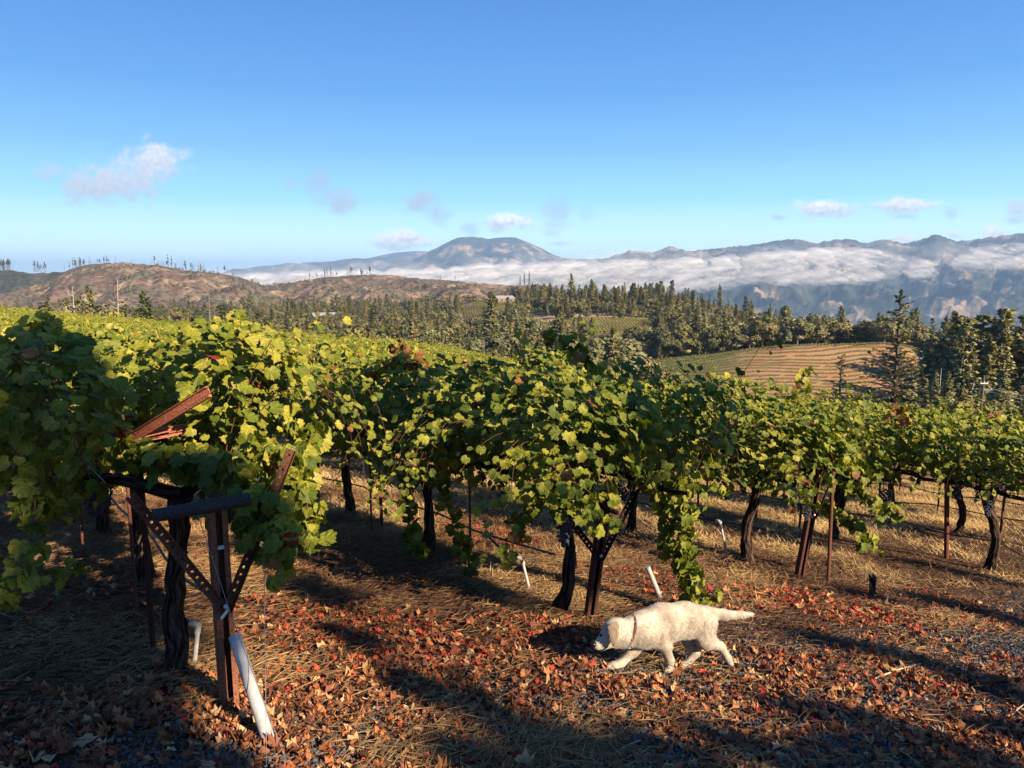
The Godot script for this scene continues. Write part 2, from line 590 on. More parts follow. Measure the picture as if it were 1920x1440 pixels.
func build_hills() -> void:
	hill("burnt_hillside", -420, 1180, 260, 860, 1750, 70, ridge_y,
		func(u, D, x, y):
			var k := nz.get_noise_2d(x * 1.3, D * 1.3 + y * 2.0)
			var k2 := nz.get_noise_2d(x * 5.0 + 300.0, D * 5.0)
			var c := Color(0.165, 0.120, 0.092).lerp(Color(0.125, 0.118, 0.088), smoothstep(-0.1, 0.25, k + 0.4 * k2))
			var bare := smoothstep(0.10, 0.32, nzr.get_noise_2d(x * 0.7 + 100.0, D * 0.9) * 0.6 + k2 * 0.45)
			return c.lerp(Color(0.40, 0.285, 0.185), bare * 0.8),
		M.hillside)
	hill("dark_ridge", -500, 330, 90, 1500, 2300, 26,
		func(u, D, x):
			var yc := yv(poly([[-500, 498], [-200, 500], [0, 504], [60, 507], [110, 508], [160, 502], [220, 506], [330, 530]], u), 1850.0)
			return yc - absf(D - 1850.0) * 0.34 + nz.get_noise_2d(x * 1.5, D * 1.5) * 8.0,
		func(_u, D, x, _y): return Color(0.055, 0.065, 0.05).lerp(Color(0.12, 0.10, 0.07), smoothstep(0.0, 0.4, nz.get_noise_2d(x * 2.0, D * 2.0))),
		M.hillside)
	var mcol := func(_u, D, x, y):
		var k := nz.get_noise_2d(x * 0.16, D * 0.16) + 0.55 * nz.get_noise_2d(x * 0.55 + 500, D * 0.4) + 0.35 * nz.get_noise_2d(x * 2.1, D * 1.4)
		return Color(0.058, 0.070, 0.062).lerp(Color(0.36, 0.27, 0.19), smoothstep(0.05, 0.5, k))
	var right := [[900, 500], [960, 496], [1040, 488], [1080, 487], [1130, 486], [1180, 470], [1220, 475], [1252, 463], [1290, 472], [1340, 466], [1400, 461], [1450, 452], [1475, 449], [1520, 456], [1560, 450], [1580, 449], [1612, 457], [1650, 449], [1682, 458], [1712, 451], [1742, 440], [1778, 454], [1830, 448], [1880, 441], [1920, 437], [2000, 430], [2200, 446], [2500, 460]]
	hill("valley_mountains", 880, 2500, 420, 4600, 10500, 130,
		func(u, D, x):
			var Dc := 9000.0 - 1200.0 * smoothstep(1300, 2000, u)
			var yc := yv(poly(right, u) + 2.5 * nz.get_noise_1d(u * 14.0) + 1.2 * nz.get_noise_1d(u * 60.0), Dc)
			var t := clampf((D - 4600.0) / (Dc - 4600.0), 0, 1)
			var base := -390.0
			var rid := (0.5 - absf(nzr.get_noise_2d(x * 0.11, D * 0.07))) * 420.0 - 150.0 + nz.get_noise_2d(x * 0.5, D * 0.5) * 70.0 + nz.get_noise_2d(x * 1.6, D * 1.6) * 22.0
			if D > Dc:
				return yc - (D - Dc) * 0.35
			return lerpf(base, yc, pow(t, 1.15)) + rid * sin(PI * pow(t, 0.8)) * 0.75,
		mcol, M.mountain)
	hill("great_mountain", 560, 1260, 200, 8500, 13500, 90,
		func(u, D, x):
			var crest := [[560, 540], [660, 512], [720, 499], [770, 492], [790, 482], [810, 471], [825, 464], [840, 456], [862, 447], [885, 446], [905, 447], [916, 450], [940, 447], [965, 447], [990, 456], [1015, 467], [1035, 478], [1055, 485], [1090, 487], [1150, 489], [1260, 496]]
			var Dc := 11500.0
			var yc := yv(poly(crest, u) + 0.8 * nz.get_noise_1d(u * 30.0), Dc)
			var t := clampf((D - 8500.0) / (Dc - 8500.0), 0, 1)
			var rid := (0.5 - absf(nzr.get_noise_2d(x * 0.08 + 50.0, D * 0.05))) * 480.0 - 180.0 + nz.get_noise_2d(x * 0.3, D * 0.3) * 90.0
			if D > Dc:
				return yc - (D - Dc) * 0.4
			return lerpf(-330.0, yc, pow(t, 0.95)) + rid * sin(PI * pow(t, 0.8)) * 0.8,
		mcol, M.mountain)
	hill("blue_hills", 250, 900, 90, 12500, 15000, 24,
		func(u, D, x):
			var yc := yv(poly([[250, 522], [400, 512], [440, 506], [500, 497], [560, 493], [600, 491], [640, 487], [700, 484], [730, 481], [760, 484], [820, 492], [900, 500]], u) + 1.0 * nz.get_noise_1d(u * 20.0), 13800.0)
			return yc - absf(D - 13800.0) * 0.3 + nz.get_noise_2d(x * 0.2, D * 0.2) * 40.0,
		mcol, M.mountain)
	hill("farthest_hills", 560, 1000, 60, 14600, 16600, 14,
		func(u, D, _x):
			var yc := yv(poly([[560, 505], [700, 484], [740, 475], [780, 472], [815, 473], [860, 480], [1000, 505]], u), 15600.0)
			return yc - absf(D - 15600.0) * 0.3,
		mcol, M.mountain)

func build_fog() -> void:
	var b := B.new()
	b.ball(Vector3.ZERO, Vector3.ONE, 28, 18, Color.WHITE)
	for i in b.v.size():
		var p := b.v[i]
		var k := 1.0 + 0.45 * nz.get_noise_3d(p.x * 90.0, p.y * 90.0, p.z * 90.0) + 0.34 * nz.get_noise_3d(p.x * 230.0 + 50.0, p.y * 230.0, p.z * 230.0)
		b.v[i] = p * k
	var m := b.mesh(M.cloud)
	var top := [[380, 522], [440, 516], [560, 512], [640, 508], [720, 506], [800, 507], [900, 497], [1000, 496], [1100, 492], [1200, 490], [1300, 486], [1380, 482], [1450, 476], [1520, 470], [1570, 466], [1620, 470], [1680, 480], [1720, 492], [1750, 503]]
	var bot := [[380, 545], [560, 545], [800, 540], [900, 538], [1100, 542], [1250, 548], [1350, 540], [1420, 530], [1500, 528], [1560, 527], [1640, 524], [1700, 520], [1750, 515]]
	var xs := []
	for i in 1900:
		var u := rnd(380, 1750)
		if nz.get_noise_1d(u * 2.2) + rnd(-0.35, 0.35) < (-0.12 if u < 1250 else 0.0):
			continue
		var D := rnd(4300, 6400) if u > 850 else rnd(5500, 9000)
		var a := poly(top, u); var z := poly(bot, u)
		var v := lerpf(a, z, pow(rng.randf(), 1.15))
		var px := rnd(3.5, 12) * (1.0 if u > 900 else 0.8)
		v = maxf(v, a + px * 0.5)
		var r := px * D / F
		xs.append(Transform3D(Basis(Vector3.UP, rnd(0, TAU)).scaled(Vector3(r * rnd(1.5, 3.0), r * rnd(0.6, 0.95), r * rnd(1.3, 2.2))), Vector3((u - 960.0) / F * D, yv(v, D), -D)))
	for i in 120:
		var u := rnd(1780, 2100)
		var D := rnd(4600, 5600)
		var px := rnd(5, 14)
		var v := lerpf(poly([[1780, 492], [1830, 468], [1880, 462], [2100, 470]], u), poly([[1780, 496], [1850, 500], [2100, 500]], u), rng.randf())
		var r := px * D / F
		xs.append(Transform3D(Basis(Vector3.UP, rnd(0, TAU)).scaled(Vector3(r * rnd(1.5, 3.0), r * rnd(0.5, 0.8), r * 1.6)), Vector3((u - 960.0) / F * D, yv(v, D), -D)))
	scatter("valley_cloud", m, null, xs, [])
	var ws := []
	for i in 230:
		var u := rnd(400, 1900)
		var D := rnd(4200, 6000)
		var v := lerpf(poly(top, u), poly(bot, u), rnd(-0.35, 1.0)) if u < 1750 else rnd(465, 505)
		var r := rnd(6, 18) * D / F
		ws.append(Transform3D(Basis(Vector3.UP, rnd(0, TAU)).scaled(Vector3(r * rnd(1.6, 3.2), r * rnd(0.5, 0.9), r * 1.6)), Vector3((u - 960.0) / F * D, yv(v, D), -D)))
	scatter("cloud_wisps", m, M.wisp, ws, [])

# ---------------------------------------------------------------- trees
func sprig(b: B, at: Vector3, n: Vector3, along: Vector3, s: float, w: float, col: Color, out := Vector3.ZERO) -> void:
	var t := (along - n * along.dot(n)).normalized()
	var o := n.cross(t) * s * w
	var q := t * s
	var soft := Vector3.ZERO if out == Vector3.ZERO else (out.normalized() * 0.9 + n * 0.45).normalized()
	b.face(at - q * 0.5, at + o * 0.5, at + q * 0.6, col, soft)
	b.face(at - q * 0.5, at + q * 0.6, at - o * 0.5 + n * s * 0.15, col, soft)

func conifer(seed_: int, H: float, spread: float, count: int, sprig_s: float, base: Color, ragged := 0.0, depth := 0.88) -> Array:
	rng.seed = seed_
	var t := B.new()
	var lean := Vector3(rnd(-0.02, 0.02), 0, rnd(-0.02, 0.02)) * H
	t.tube([Vector3(0, -1.5, 0), Vector3(0, H * 0.3, 0) + lean * 0.3, Vector3(0, H * 0.7, 0) + lean * 0.7, Vector3(0, H * 0.98, 0) + lean], [H * 0.022, H * 0.016, H * 0.008, H * 0.002], 6, Color(0.10, 0.075, 0.055))
	var b := B.new()
	var nb := int(count / 14.0)
	for i in nb:
		var h := 1.0 - pow(rng.randf(), 0.75) * depth
		if h > 0.985:
			h = 0.985
		var rad := spread * pow(1.0 - h, 0.72) * rnd(0.55, 1.1) + 0.35
		if ragged > 0.0:
			var k := nz.get_noise_2d(h * 900.0, seed_ * 37.0)
			rad *= clampf(0.75 + k * 2.6 * ragged, 0.12, 1.5)
		var az := rnd(0, TAU)
		var d := Vector3(cos(az), 0, sin(az))
		var droop := rnd(-0.35, 0.40) + (1.0 - h) * -0.12 + h * 0.3
		var tone := rnd(0.7, 1.35)
		var root := Vector3(0, H * h, 0) + lean * h
		if rad > 1.2:
			t.tube([root, root + d * rad * 0.85 + Vector3(0, rad * droop * 0.8, 0)], [H * 0.003, H * 0.001], 3, Color(0.12, 0.09, 0.07), false)
		for j in 14:
			var s := pow(rng.randf(), 0.6)
			var at := root + d * rad * s + Vector3(0, rad * droop * s, 0) + Vector3(-d.z, 0, d.x) * rad * s * rnd(-0.28, 0.28) + Vector3(0, rnd(-0.12, 0.12) * sprig_s, 0)
			var n := (Vector3.UP + rdir() * 0.8).normalized()
			var cc := base * (tone * rnd(0.75, 1.3)); cc.a = 1.0
			sprig(b, at, n, d + rdir() * 0.6 + Vector3(0, -0.25, 0), sprig_s * rnd(0.6, 1.3), 0.55, cc, d + Vector3(0, 0.45, 0))
	return [t.mesh(M.twig), b.mesh(M.needles)]

func broadleaf(seed_: int, H: float, W: float, clumps: int, per: int, s: float, base: Color) -> Array:
	rng.seed = seed_
	var t := B.new()
	t.tube([Vector3(0, -1.5, 0), Vector3(0.1, H * 0.25, 0.05), Vector3(0, H * 0.55, 0.1)], [H * 0.035, H * 0.026, H * 0.012], 6, Color(0.11, 0.09, 0.07))
	var b := B.new()
	for i in clumps:
		var d := rdir()
		d.y = d.y * 0.9
		var c := Vector3(d.x * W * 0.75, H * 0.58 + d.y * H * 0.30, d.z * W * 0.75) * 1.0
		var r := rnd(0.28, 0.5) * W * 0.75
		t.tube([Vector3(0, H * rnd(0.22, 0.45), 0), c * Vector3(0.5, 0.85, 0.5), c], [H * 0.012, H * 0.007, H * 0.002], 4, Color(0.11, 0.09, 0.07), false)
		var tone := rnd(0.7, 1.3)
		for j in per:
			var q := rdir()
			var at := c + q * r * pow(rng.randf(), 0.4) * Vector3(1, 0.75, 1)
			var cc := base * (tone * rnd(0.7, 1.3)); cc.a = 1.0
			sprig(b, at, (q + Vector3.UP * 0.5 + rdir() * 0.7).normalized(), rdir(), s * rnd(0.6, 1.3), 0.8, cc, q + (c - Vector3(0, H * 0.5, 0)).normalized() * 0.6 + Vector3(0, 0.3, 0))
	return [t.mesh(M.twig), b.mesh(M.needles)]

func snag(seed_: int, H: float, limbs: int, col: Color) -> Mesh:
	rng.seed = seed_
	var t := B.new()
	var l := Vector3(rnd(-0.05, 0.05), 0, rnd(-0.05, 0.05)) * H
	t.tube([Vector3(0, -1, 0), Vector3(0, H * 0.5, 0) + l * 0.4, Vector3(0, H, 0) + l], [H * 0.014, H * 0.009, H * 0.002], 5, col)
	for i in limbs:
		var h := rnd(0.25, 0.95)
		var az := rnd(0, TAU)
		var d := Vector3(cos(az), rnd(-0.1, 0.5), sin(az)) * H * 0.26 * (1.1 - h)
		var o := Vector3(0, H * h, 0) + l * h
		t.tube([o, o + d * 0.6, o + d + Vector3(0, rnd(-0.03, 0.04) * H, 0)], [H * 0.004, H * 0.0028, H * 0.001], 3, col, false)
		for q in 2:
			t.tube([o + d * rnd(0.4, 0.8), o + d * rnd(0.7, 1.0) + rdir() * H * 0.05], [H * 0.002, H * 0.0008], 3, col, false)
	return t.mesh(M.twig)

func tree_node(called: String, meshes: Array, at: Vector3, turn: float, sc: Vector3, label: String, category: String, group := "") -> Node3D:
	var o := thing(called, label, category, at, turn, group)
	part("trunk", meshes[0], null, o)
	if meshes.size() > 1:
		part("crown", meshes[1], null, o)
	o.scale = sc
	return o

func ridge_rank(us: Array, u: float) -> int:
	for q in us:
		if q.has(u): return q.find(u)
	return 0

func build_forest() -> void:
	var grey := Color(0.255, 0.245, 0.135)
	var dark := Color(0.165, 0.170, 0.090)
	var olive := Color(0.235, 0.220, 0.098)
	var con := []
	for i in 5:
		con.append(conifer(100 + i, 20.0, [4.2, 5.0, 3.8, 4.8, 5.4][i], 2800, 0.78, [grey, dark, grey, olive, dark][i], 0.12))
	var oak := []
	for i in 4:
		oak.append(broadleaf(200 + i, 11.0, [5.0, 6.0, 4.4, 5.4][i], 22, 80, 0.68, [olive * 0.72, grey * 0.55, dark * 0.85, olive * 0.8][i]))
	var dead := []
	for i in 3:
		dead.append([snag(300 + i, 14.0, 16, [Color(0.30, 0.26, 0.22), Color(0.20, 0.18, 0.16), Color(0.12, 0.11, 0.10)][i])])
	# ---- landmark trees
	rng.seed = 41
	var tall := conifer(71, 34.0, 6.6, 3600, 0.72, Color(0.170, 0.150, 0.072), 1.3)
	var q := P(1690, 572, 150.0)
	tree_node("tall_conifer", tall, Vector3(q.x, q.y - 30.5, q.z), 0.4, Vector3.ONE, "tall ragged conifer with open whorled branches rising over the right-hand vines", "tree")
	var fir := conifer(72, 24.0, 6.5, 4200, 0.65, Color(0.10, 0.130, 0.055), 0.1)
	q = P(268, 548, 165.0)
	tree_node("dense_fir", fir, Vector3(q.x, q.y - 23.5, q.z), 0.0, Vector3.ONE, "dense dark green fir tallest among the trees behind the left vineyard edge", "tree")
	var thin := conifer(73, 26.0, 4.5, 1500, 0.6, Color(0.30, 0.26, 0.14), 0.15)
	q = P(1578, 668, 155.0)
	tree_node("young_conifer", thin, Vector3(q.x, q.y - 25.5, q.z), 0.0, Vector3.ONE, "thin see-through conifer top in front of the terraced vineyard", "tree")
	var bare := [snag(75, 22.0, 34, Color(0.36, 0.31, 0.25))]
	q = P(212, 527, 150.0)
	tree_node("bare_tree", bare, Vector3(q.x, q.y - 22.0, q.z), 0.0, Vector3.ONE, "pale leafless tree tallest of the bare trees at the left edge", "tree")
	q = P(135, 538, 152.0)
	tree_node("bare_tree", bare, Vector3(q.x, q.y - 22.0, q.z), 2.0, Vector3.ONE, "pale leafless tree with spreading twigs left of the tallest bare one", "tree")
	q = P(325, 590, 140.0)
	tree_node("bare_tree", bare, Vector3(q.x, q.y - 19.0, q.z), 4.0, Vector3.ONE * 0.86, "pale leafless tree right of the dense dark fir", "tree")
	q = P(1765, 690, 135.0)
	tree_node("bare_tree", bare, Vector3(q.x, q.y - 19.0, q.z), 1.0, Vector3.ONE * 0.86, "grey leafless tree right of the tall ragged conifer", "tree")
	var kn := yv(534, 1330.0)
	for i in 3:
		q = Vector3(([975, 983, 992][i] - 960.0) / F * 1330.0, kn - 2.0, -1330.0)
		tree_node("knoll_pine", con[2], q, i, Vector3(0.5, [0.75, 1.0, 1.05][i], 0.5) * 1.3, ["shortest of the three dark pines on the bare knoll", "middle one of the three dark pines on the bare knoll", "rightmost of the three dark pines on the bare knoll"][i], "tree")
	# ---- the rest of the forest
	rng.seed = 77
	var list := []
	var tries := 0
	while list.size() < 9500 and tries < 60000:
		tries += 1
		var D := 128.0 + 900.0 * pow(rng.randf(), 0.72)
		var u := rnd(-160, 2080)
		if tries % 14 == 0:
			D = rnd(105, 300)
			u = rnd(1750, 2080)
		if in_patch(u, D) != "":
			continue
		if D < 345.0 and u > 1165 and u < 1725 and D > 165.0 and rng.randf() < (0.85 if u < 1240 else 1.0) or D > 200.0 and D < 345.0 and u > 1700 and u < 1775:
			continue
		if D < 165.0 and u > 1000 and u < 1600:
			continue
		if D < 240.0 and u > 500 and u < 1250 and rng.randf() < 0.55:
			continue
		if D < 175.0 and u < 1300 and u > -100 and rng.randf() < 0.6:
			continue
		if (D > 290.0 and D < 430.0 and u > 990 and u < 1235 or D > 460.0 and D < 612.0 and u > 870 and u < 1035) and rng.randf() < 0.9:
			continue
		if D > 700.0 and u < 960 and rng.randf() < 0.75:
			continue
		if D > 250 and rng.randf() < (0.4 if u < 960 else 0.15):
			continue
		var x := (u - 960.0) / F * D
		var g := nz.get_noise_2d(x * 2.4, D * 2.4)
		var big := u > 1725 and D < 300
		if g < -0.32 and not big:
			continue
		var kind := "conifer" if rng.randf() < (0.50 if u > 950 and u < 1320 or big else (0.22 if u > 1320 else 0.26)) else "oak"
		if D < 260 and u < 1300 and rng.randf() < 0.10:
			kind = "dead"
		var s := rnd(0.4, 1.05)
		if u < 900:
			s *= 0.82
		if kind == "oak" and D < 450.0:
			s *= 1.45
		if rng.randf() < 0.06:
			s *= 1.4
		if big:
			s = rnd(0.85, 1.6)
		if D < 165 and u > 1600:
			s *= 0.45
			kind = "oak" if rng.randf() < 0.85 else kind
		if D > 520 and D < 560 and u > 980 and u < 1240:
			s *= 0.7
		var h := (20.0 if kind == "conifer" else (11.0 if kind == "oak" else 14.0)) * s
		list.append([h / D, kind, [0, 3, 0, 3, 2][rng.randi_range(0, 4)] if big else rng.randi_range(0, 4), x, -D, s, u, rnd(0, TAU), rnd(0.85, 1.35)])
	list.sort_custom(func(a, b): return a[0] > b[0])
	var protos := {}
	var made := 0
	var counts := {}
	var bulk := {}
	for e in list:
		var kind: String = e[1]
		var n: int = e[2] % (5 if kind == "conifer" else (4 if kind == "oak" else 3))
		var at := Vector3(e[3], gy(e[3], e[4]) - 0.3, e[4])
		var wide: float = e[8]
		var xf := Transform3D(Basis(Vector3.UP, e[7]).scaled(Vector3(e[5] * wide, e[5], e[5] * wide)), at)
		var u: float = e[6]
		var D: float = -e[4]
		var top : float = 520.0 + F * (EYE - at.y - e[0] * D) / D
		if made < 260 and u > -40 and u < 1960 and top < 690.0 + (120.0 if u > 1700 else 0.0):
			made += 1
			var where := "beyond the left end of the vineyard" if u < 560 else ("in the hollow behind the middle of the vineyard" if u < 1250 else ("along the crest above the terraced vineyard" if u < 1700 else "in the wood at the right edge"))
			var look: String = {"conifer": ["greyish green conifer", "dark conifer", "slim greyish conifer", "olive conifer", "broad dark conifer"], "oak": ["olive green rounded oak", "greyish green rounded oak", "dark rounded oak", "yellowish olive rounded oak"], "dead": ["pale bare tree", "grey bare tree", "charred bare tree"]}[kind][n]
			var called: String = {"conifer": "conifer", "oak": "oak_tree", "dead": "dead_tree"}[kind]
			var key := kind + str(n)
			var spot_ := look + " " + place_word(u)
			counts[spot_] = counts.get(spot_, -1) + 1
			var lab: String = look + " " + place_word(u) + (", largest such there" if counts[spot_] == 0 else ", %s largest such there" % ordinal(counts[spot_]))
			var crowd := look + "s " + where
			if not protos.has(key):
				protos[key] = tree_node(called, [con, oak, dead][["conifer", "oak", "dead"].find(kind)][n], Vector3.ZERO, 0, Vector3.ONE, lab, "tree", crowd)
				protos[key].transform = xf
			else:
				dup(protos[key], called, xf, lab, "tree", crowd)
		else:
			var key := kind + str(n)
			if not bulk.has(key):
				bulk[key] = [[], []]
			var k := rnd(0.75, 1.25)
			bulk[key][0].append(xf)
			bulk[key][1].append(Color(k * rnd(0.95, 1.1), k, k * rnd(0.85, 1.05)))
	var wood := Node3D.new()
	wood.name = "forest"
	add_child(wood)
	wood.set_meta("kind", "stuff")
	for key in bulk:
		var kind: String = key.left(key.length() - 1)
		var set_: Array = [con, oak, dead][["conifer", "oak", "dead"].find(kind)][int(key.right(1))]
		for m in set_:
			scatter("trees", m, null, bulk[key][0], bulk[key][1], wood)
	# ---- pines and burnt snags along the ridge tops
	var pines := [conifer(81, 16.0, 3.6, 500, 1.0, dark * 0.7, 0.5, 0.55), conifer(82, 18.0, 3.0, 500, 1.0, dark * 0.7, 0.6, 0.7), conifer(83, 14.0, 4.4, 500, 1.0, dark * 0.7, 0.4, 0.45)]
	rng.seed = 91
	var us := [[], [], []]
	var plan := []
	var knots := []
	for i in 26: knots.append([rnd(-30, 200), rnd(140, 340), rnd(300, 450), rnd(560, 720), rnd(620, 960)])
	for i in 190:
		var pu: float = knots[i % 9][0] + rng.randfn(0, 7) if i < 70 else knots[i % 17][1 + i % 4] + rng.randfn(0, 9)
		plan.append([pu, (1850.0 + rnd(-40, 20)) if i < 70 else ridge_depth(pu) + rnd(-14, 6), i < 70])
		us[0 if i < 70 else (1 if pu < 480 else 2)].append(pu)
	for q3 in us: q3.sort()
	for i in 190:
		var u: float = plan[i][0]
		var D: float = plan[i][1]
		var dist_ridge: bool = plan[i][2]
		var x := (u - 960.0) / F * D
		var y := (yv(poly([[-500, 498], [-200, 500], [0, 504], [60, 507], [110, 508], [160, 502], [220, 506], [330, 530]], u), 1850.0) if dist_ridge else ridge_y(u, D, x)) - 1.0
		var live := rng.randf() < (0.75 if dist_ridge else 0.45)
		var s := rnd(0.35, 1.15) * (1.6 if dist_ridge else 1.15) * (0.55 if u > 720 else 1.0)
		var at := Vector3(x, y, -D)
		var where := "on the far-left hazy ridge" if dist_ridge else ("on the left burnt hill" if u < 480 else "on the middle burnt hill")
		var xf := Transform3D(Basis(Vector3.UP, rnd(0, TAU)).scaled(Vector3(s * 0.9, s, s * 0.9)), at)
		if live:
			var lab := "dark pine, %s from left, %s" % [ordinal(ridge_rank(us, u)), where]
			var key := "pine" + str(i % 3)
			if protos.has(key):
				dup(protos[key], "ridge_pine", xf, lab, "tree", "pines " + where)
			else:
				protos[key] = tree_node("ridge_pine", pines[i % 3], Vector3.ZERO, 0, Vector3.ONE, lab, "tree", "pines " + where)
				protos[key].transform = xf
		else:
			var slab := "bare charred snag, %s from left, %s" % [ordinal(ridge_rank(us, u)), where]
			if protos.has("snag"):
				dup(protos["snag"], "burnt_snag", xf, slab, "tree", "snags " + where)
			else:
				protos["snag"] = tree_node("burnt_snag", dead[2], Vector3.ZERO, 0, Vector3.ONE, slab, "tree", "snags " + where)
				protos["snag"].transform = xf
	# ---- burnt brush on the hillside: too many and small to count
	var xs := []
	var cs := []
	var xs2 := []
	for i in 5200:
		var u := rnd(-60, 1010)
		var D := rnd(960, 1300)
		var x := (u - 960.0) / F * D
		if nz.get_noise_2d(x * 1.3, D * 1.3) < 0.02:
			continue
		var s := rnd(0.16, 0.42)
		var xf := Transform3D(Basis(Vector3.UP, rnd(0, TAU)).scaled(Vector3(s, s, s)), Vector3(x, ridge_y(u, D, x) - 0.3, -D))
		if i % 5 < 2:
			xs2.append(Transform3D(Basis(Vector3.UP, rnd(0, TAU)).scaled(Vector3.ONE * s * 2.2), xf.origin))
		else:
			xs.append(xf)
			cs.append(Color(1.0, 0.92, 0.9) * rnd(0.8, 1.4))
	scatter("hillside_brush", oak[1][1], null, xs, cs)
	scatter("burnt_trunks", dead[1][0], null, xs2, [])

# ---------------------------------------------------------------- far vineyards
func build_far_vineyards() -> void:
	rng.seed = 55
	var b := B.new()
	for j in 26:
		var q := rdir()
		sprig(b, Vector3(q.x * 0.75, 0.95 + q.y * 0.42, q.z * 0.34), (q + Vector3.UP * 0.6 + rdir() * 0.5).normalized(), rdir(), rnd(0.35, 0.6), 0.8, Color.WHITE * rnd(0.8, 1.2))
	var bush := b.mesh(M.far_leaf)
	var xs := []
	var cs := []
	var D := 236.0
	var i := 0
	while D < 344.0:
		for k in 260:
			var x := -5.0 + k * 1.7
			var DD := D + 7.0 * sin(x * 0.045) * smoothstep(344, 260, D) + 1.5 * sin(x * 0.11 + D * 0.05)
			var u := 960.0 + F * x / DD
			if in_patch(u, DD) != "terrace" or rng.randf() < 0.05:
				continue
			xs.append(Transform3D(Basis(Vector3.UP, rnd(-0.2, 0.2)).scaled(Vector3(1.15, rnd(0.55, 0.75) * (1.0 + 0.8 * smoothstep(1440, 1280, u)), 0.9)), Vector3(x, gy(x, -DD), -DD)))
			var g := rnd(0.75, 1.2) * 1.3
			cs.append(Color(0.115, 0.125, 0.040) * g)
		D += 3.7 + 0.5 * sin(D * 0.3)
		i += 1
	scatter("terraced_vineyard", bush, null, xs, cs)
	xs = []
	cs = []
	for blk in [[425, 530, 985, 1240], [610, 800, 845, 1025]]:
		var E: float = blk[0]
		while E < blk[1]:
			var x: float = (blk[2] - 960.0) / F * E
			while x < (blk[3] - 960.0) / F * E:
				if in_patch(960.0 + F * x / E, E) == "field":
					xs.append(Transform3D(Basis(Vector3.UP, PI / 2 + rnd(-0.2, 0.2)).scaled(Vector3.ONE * rnd(0.9, 1.2)), Vector3(x, gy(x, -E), -E)))
					cs.append(Color(0.19, 0.185, 0.045) * rnd(0.8, 1.2))
				x += 2.4
			E += 1.8
	scatter("valley_vineyard", bush, null, xs, cs)

func house(called: String, u: float, v: float, D: float, w: float, h: float, roof: Color, wall: Color, label: String) -> void:
	var q := P(u, v, D)
	var o := thing(called, label, "house", q, 0.5)
	var b := B.new()
	b.box(Transform3D(Basis(), Vector3(0, h * 0.5 - 1.0, 0)), Vector3(w, h + 2.0, w * 0.55), wall)
	part("wall", b.mesh(M.paint), null, o)
	var r := B.new()
	for s in [-1.0, 1.0]:
		r.box(Transform3D(Basis(Vector3.RIGHT, s * 0.42), Vector3(0, h + w * 0.06, s * w * 0.145)), Vector3(w * 1.08, 0.25, w * 0.35), roof)
	part("roof", r.mesh(M.paint), null, o)
	for k in 3:
		var g := B.new()
		g.box(Transform3D(Basis(), Vector3((k - 1) * w * 0.28, h * 0.5, w * 0.28)), Vector3(w * 0.1, h * 0.35, 0.1), Color(0.03, 0.035, 0.04))
		part("window", g.mesh(M.paint), null, o)

func build_far_things() -> void:
	house("house", 612, 598, 560, 20, 2.0, Color(0.26, 0.26, 0.26), Color(0.25, 0.23, 0.21), "low house with a long white roof among the valley trees")
	house("house", 945, 566, 735, 18, 3.5, Color(0.26, 0.25, 0.25), Color(0.22, 0.15, 0.11), "brown building with pale roof beside the upper valley vineyard")
	house("house", 1257, 566, 640, 9, 2.4, Color(0.22, 0.035, 0.03), Color(0.3, 0.2, 0.12), "small red-roofed house on the wooded crest")
	house("house", 655, 618, 480, 8, 2.2, Color(0.28, 0.28, 0.28), Color(0.2, 0.13, 0.10), "grey-roofed shed at the edge of the trees left of centre")
	# utility pole
	var base := P(1840, 842, 92.0)
	var top := P(1845, 704, 92.0)
	base.x = top.x
	base.y = gy(base.x, base.z) - 0.5
	var o := thing("utility_pole", "wooden utility pole with two crossarms above the right-hand vines", "utility pole", base)
	var h := top.y - base.y
	var wood := Color(0.10, 0.085, 0.075)
	var b := B.new()
	b.tube([Vector3.ZERO, Vector3(0, h, 0)], [0.19, 0.13], 8, wood)
	part("pole", b.mesh(M.twig), null, o)
	for k in 2:
		var y : float = h - [0.95, 1.75][k]
		var turn := Basis(Vector3.UP, [0.25, -0.5][k])
		var c := B.new()
		c.box(Transform3D(turn, Vector3(0, y, 0.16 - k * 0.32)), Vector3([1.2, 2.2][k], 0.13, 0.12), Color(0.42, 0.42, 0.42))
		var arm := part("crossarm", c.mesh(M.twig), null, o)
		for e in [-0.45, 0.0, 0.45]:
			var g := B.new()
			var at: Vector3 = turn * Vector3(e * [1.2, 2.2][k], 0, 0) + Vector3(0, y + 0.12, 0.16 - k * 0.32)
			g.ball(at, Vector3(0.06, 0.1, 0.06), 6, 4, Color(0.6, 0.6, 0.58))
			part("insulator", g.mesh(M.paint), null, arm)
	for k in 2:
		var w := B.new()
		var pts := []
		var a := base + Vector3([-0.9, 0.9][k], h - 1.6, 0)
		var z := a + Vector3(60.0, -9.0 + k, -22.0)
		for i in 13:
			var t := i / 12.0
			pts.append(a.lerp(z, t) + Vector3(0, -6.0 * t * (1.0 - t), 0))
		var rads := []
		for i in 13: rads.append(0.018)
		w.tube(pts, rads, 4, Color(0.3, 0.3, 0.3), false)
		single("power_line", w.mesh(M.twig), null, ["power line running right from the pole, left one of two", "power line running right from the pole, right one of two"][k], "power line")

